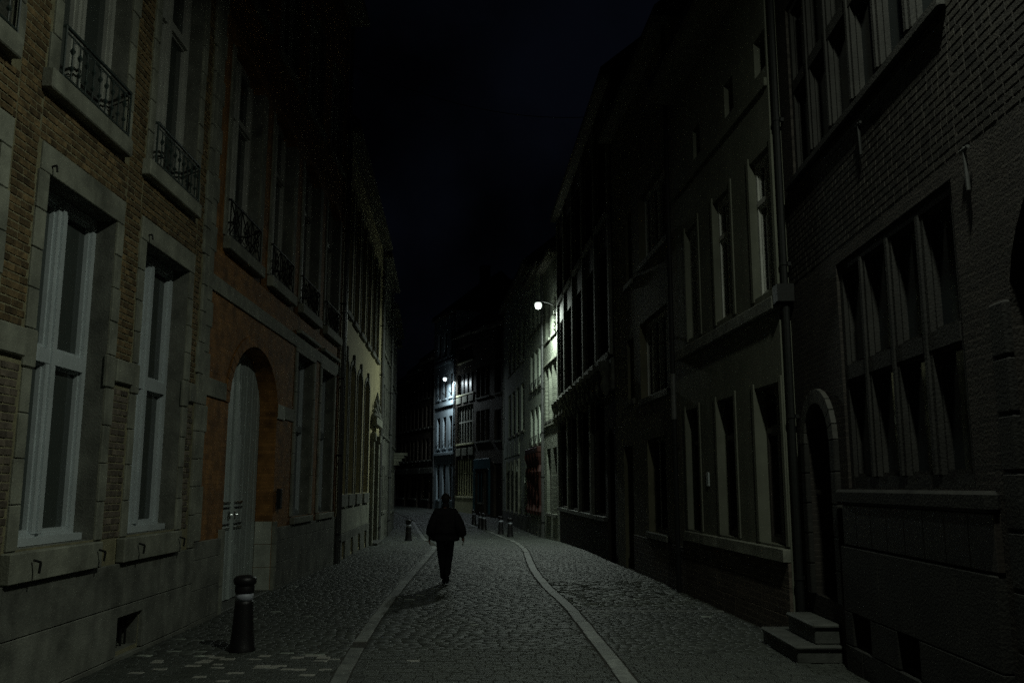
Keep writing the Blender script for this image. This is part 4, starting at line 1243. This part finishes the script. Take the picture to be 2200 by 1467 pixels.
# ------------------------------------------------------------------ PERSON
def skin_mesh(name, verts, edges, radii, m, parent, sub=2, root=0):
    me = bpy.data.meshes.new(name); me.from_pydata(verts, edges, [])
    o = bpy.data.objects.new(name, me); COL.objects.link(o); o.parent = parent
    md = o.modifiers.new('skin', 'SKIN')
    for i, v in enumerate(me.skin_vertices[0].data):
        r_ = radii[i]; v.radius = (r_, r_) if not isinstance(r_, tuple) else r_
        v.use_root = (i == root)
    md.use_smooth_shade = True
    s = o.modifiers.new('sub', 'SUBSURF'); s.levels = sub; s.render_levels = sub
    me.materials.append(m)
    return o
def chain(vs, es, rs_, start, pts):
    prev = start
    for (p, r_) in pts:
        vs.append(p); rs_.append(r_)
        es.append((prev, len(vs) - 1)); prev = len(vs) - 1
    return prev
per = empty('person', (-1.40, 18.95, 0), R(3))
tag(per, 'person in a loose dark jacket walking away down the middle of the street', 'person')
# figure faces +Y (away from the camera); x to the right
hipz = .98
vs, es, rd = [(0, 0, hipz)], [], [(.14, .11)]
top = chain(vs, es, rd, 0, [((0, .01, 1.15), (.13, .095)), ((0, .02, 1.33), (.14, .10)), ((0, .015, 1.45), (.09, .07)), ((0, .03, 1.56), .052), ((0, .045, 1.64), .058)])
chest = 3
hd_ = chain(vs, es, rd, top, [((0, .055, 1.71), (.075, .09)), ((0, .05, 1.79), (.07, .085))])
def arm_pts(s):
    if s > 0: return [((.185, .0, 1.47), .055), ((.305, -.06, 1.17), .045), ((.365, .04, .955), .034)]
    return [((-.185, .0, 1.47), .055), ((-.275, .0, 1.17), .045), ((-.325, .09, .965), .034)]
hands = []
for s in (-1, 1):
    hands.append((s, chain(vs, es, rd, chest, arm_pts(s))))
# left leg planted, right leg swinging through with the heel lifting
legL = chain(vs, es, rd, 0, [((-.09, .0, .90), .095), ((-.06, .05, .50), .06), ((-.015, .0, .12), .036), ((-.015, .02, .055), .03), ((-.02, .12, .04), .022)])
legR = chain(vs, es, rd, 0, [((.09, .0, .90), .095), ((.075, .10, .52), .06), ((.05, -.17, .22), .036), ((.05, -.22, .17), .03), ((.05, -.20, .09), .022)])
# palms and fingers
for s, w_ in hands:
    x, y, z = vs[w_]
    palm = chain(vs, es, rd, w_, [((x + .01 * s, y + .02, z - .09), (.022, .036))])
    px, py, pz = vs[palm]
    for k, ln in enumerate((.062, .072, .068, .052)):
        oy = (-.030 + .020 * k)
        chain(vs, es, rd, palm, [((px + .005 * s, py + oy, pz - .03), .0095), ((px - .002 * s, py + oy * 1.1, pz - .03 - ln * .5), .0088), ((px - .016 * s, py + oy * 1.1, pz - .03 - ln), .0075)])
    chain(vs, es, rd, w_, [((x - .01 * s, y + .05, z - .04), .011), ((x - .015 * s, y + .065, z - .085), .0095)])
body = skin_mesh('body', vs, es, rd, M['skin'], per)
# jacket
vs, es, rd = [(0, 0, 1.20)], [], [(.26, .17)]
chain(vs, es, rd, 0, [((0, .0, 1.05), (.30, .19)), ((0, .0, .90), (.33, .19)), ((0, .0, .85), (.335, .185))])
c_ = chain(vs, es, rd, 0, [((0, .01, 1.40), (.20, .15))])
chain(vs, es, rd, c_, [((0, .01, 1.50), (.11, .10)), ((0, .02, 1.57), (.082, .08)), ((0, .03, 1.63), (.078, .085)), ((0, .03, 1.65), (.074, .08))])
for s in (-1, 1):
    a1, a2, a3 = [p for p, r_ in arm_pts(s)]
    chain(vs, es, rd, c_, [((a1[0], a1[1], 1.475), .088), (tuple((Vector(a1) + Vector(a2)) / 2), .11), (a2, .12), (tuple((Vector(a2) + Vector(a3)) / 2), .115), (tuple(Vector(a3) + Vector((0, 0, -.01))), .105)])
jk = skin_mesh('jacket', vs, es, rd, M['jacket'], per)
# trousers
vs, es, rd = [(0, 0, .98)], [], [(.16, .125)]
chain(vs, es, rd, 0, [((-.09, .0, .88), (.12, .12)), ((-.08, .03, .68), .105), ((-.065, .045, .50), .092), ((-.04, .02, .30), .08), ((-.02, .0, .08), .078)])
chain(vs, es, rd, 0, [((.09, .0, .88), (.12, .12)), ((.085, .06, .70), .105), ((.075, .09, .52), .09), ((.06, -.05, .36), .08), ((.05, -.21, .17), .074)])
skin_mesh('trousers', vs, es, rd, M['trousers'], per)
# shoes
def shoe(pts, name='shoe'):
    vs, es, rd = [pts[0][0]], [], [pts[0][1]]
    chain(vs, es, rd, 0, pts[1:])
    return skin_mesh(name, vs, es, rd, M['trousers'], per, 2)
shoe([((-.015, -.04, .055), (.046, .05)), ((-.017, .06, .05), (.044, .045)), ((-.022, .17, .042), (.05, .035)), ((-.024, .22, .038), (.04, .03))])
shoe([((.05, -.25, .21), (.046, .05)), ((.05, -.23, .13), (.044, .045)), ((.05, -.19, .055), (.05, .035)), ((.05, -.15, .035), (.04, .03))])
# head details: ears, nose, hair
hm = MB()
hb = bmesh.new(); bmesh.ops.create_icosphere(hb, subdivisions=3, radius=1)
for v_ in hb.verts:
    c = v_.co
    k = 1 + .02 * math.sin(c.x * 9) * math.cos(c.z * 7)
    v_.co = Vector((c.x * .091 * k, c.y * .105 * k + .04, c.z * .118 * k + 1.745))
for v_ in list(hb.verts):
    if v_.co.z < 1.64 or (v_.co.y > .10 and v_.co.z < 1.80): hb.verts.remove(v_)
me = bpy.data.meshes.new('hair'); hb.to_mesh(me); hb.free()
me.polygons.foreach_set('use_smooth', [True] * len(me.polygons)); me.materials.append(M['hair'])
o = bpy.data.objects.new('hair', me); COL.objects.link(o); o.parent = per
for s in (-1, 1):
    o = link('ear', MB().lathe([(.005, -.03), (.014, -.015), (.016, .012), (.006, .03)], 0, 0, 8), M['skin'], per, smooth=True); o.location = (s * .088, .045, 1.745)
    o = link('eye', MB().lathe([(.002, -.008), (.011, 0), (.002, .008)], 0, 0, 8), M['white'], per, smooth=True); o.location = (s * .03, .135, 1.755)
o = link('nose', MB().lathe([(.016, -.02), (.012, 0), (.004, .03)], 0, 0, 8), M['skin'], per, smooth=True); o.location = (0, .148, 1.72)
o = link('mouth', MB().box(-.024, .024, -.004, .004, -.004, .004, .002), M['red_wood'], per); o.location = (0, .137, 1.685)
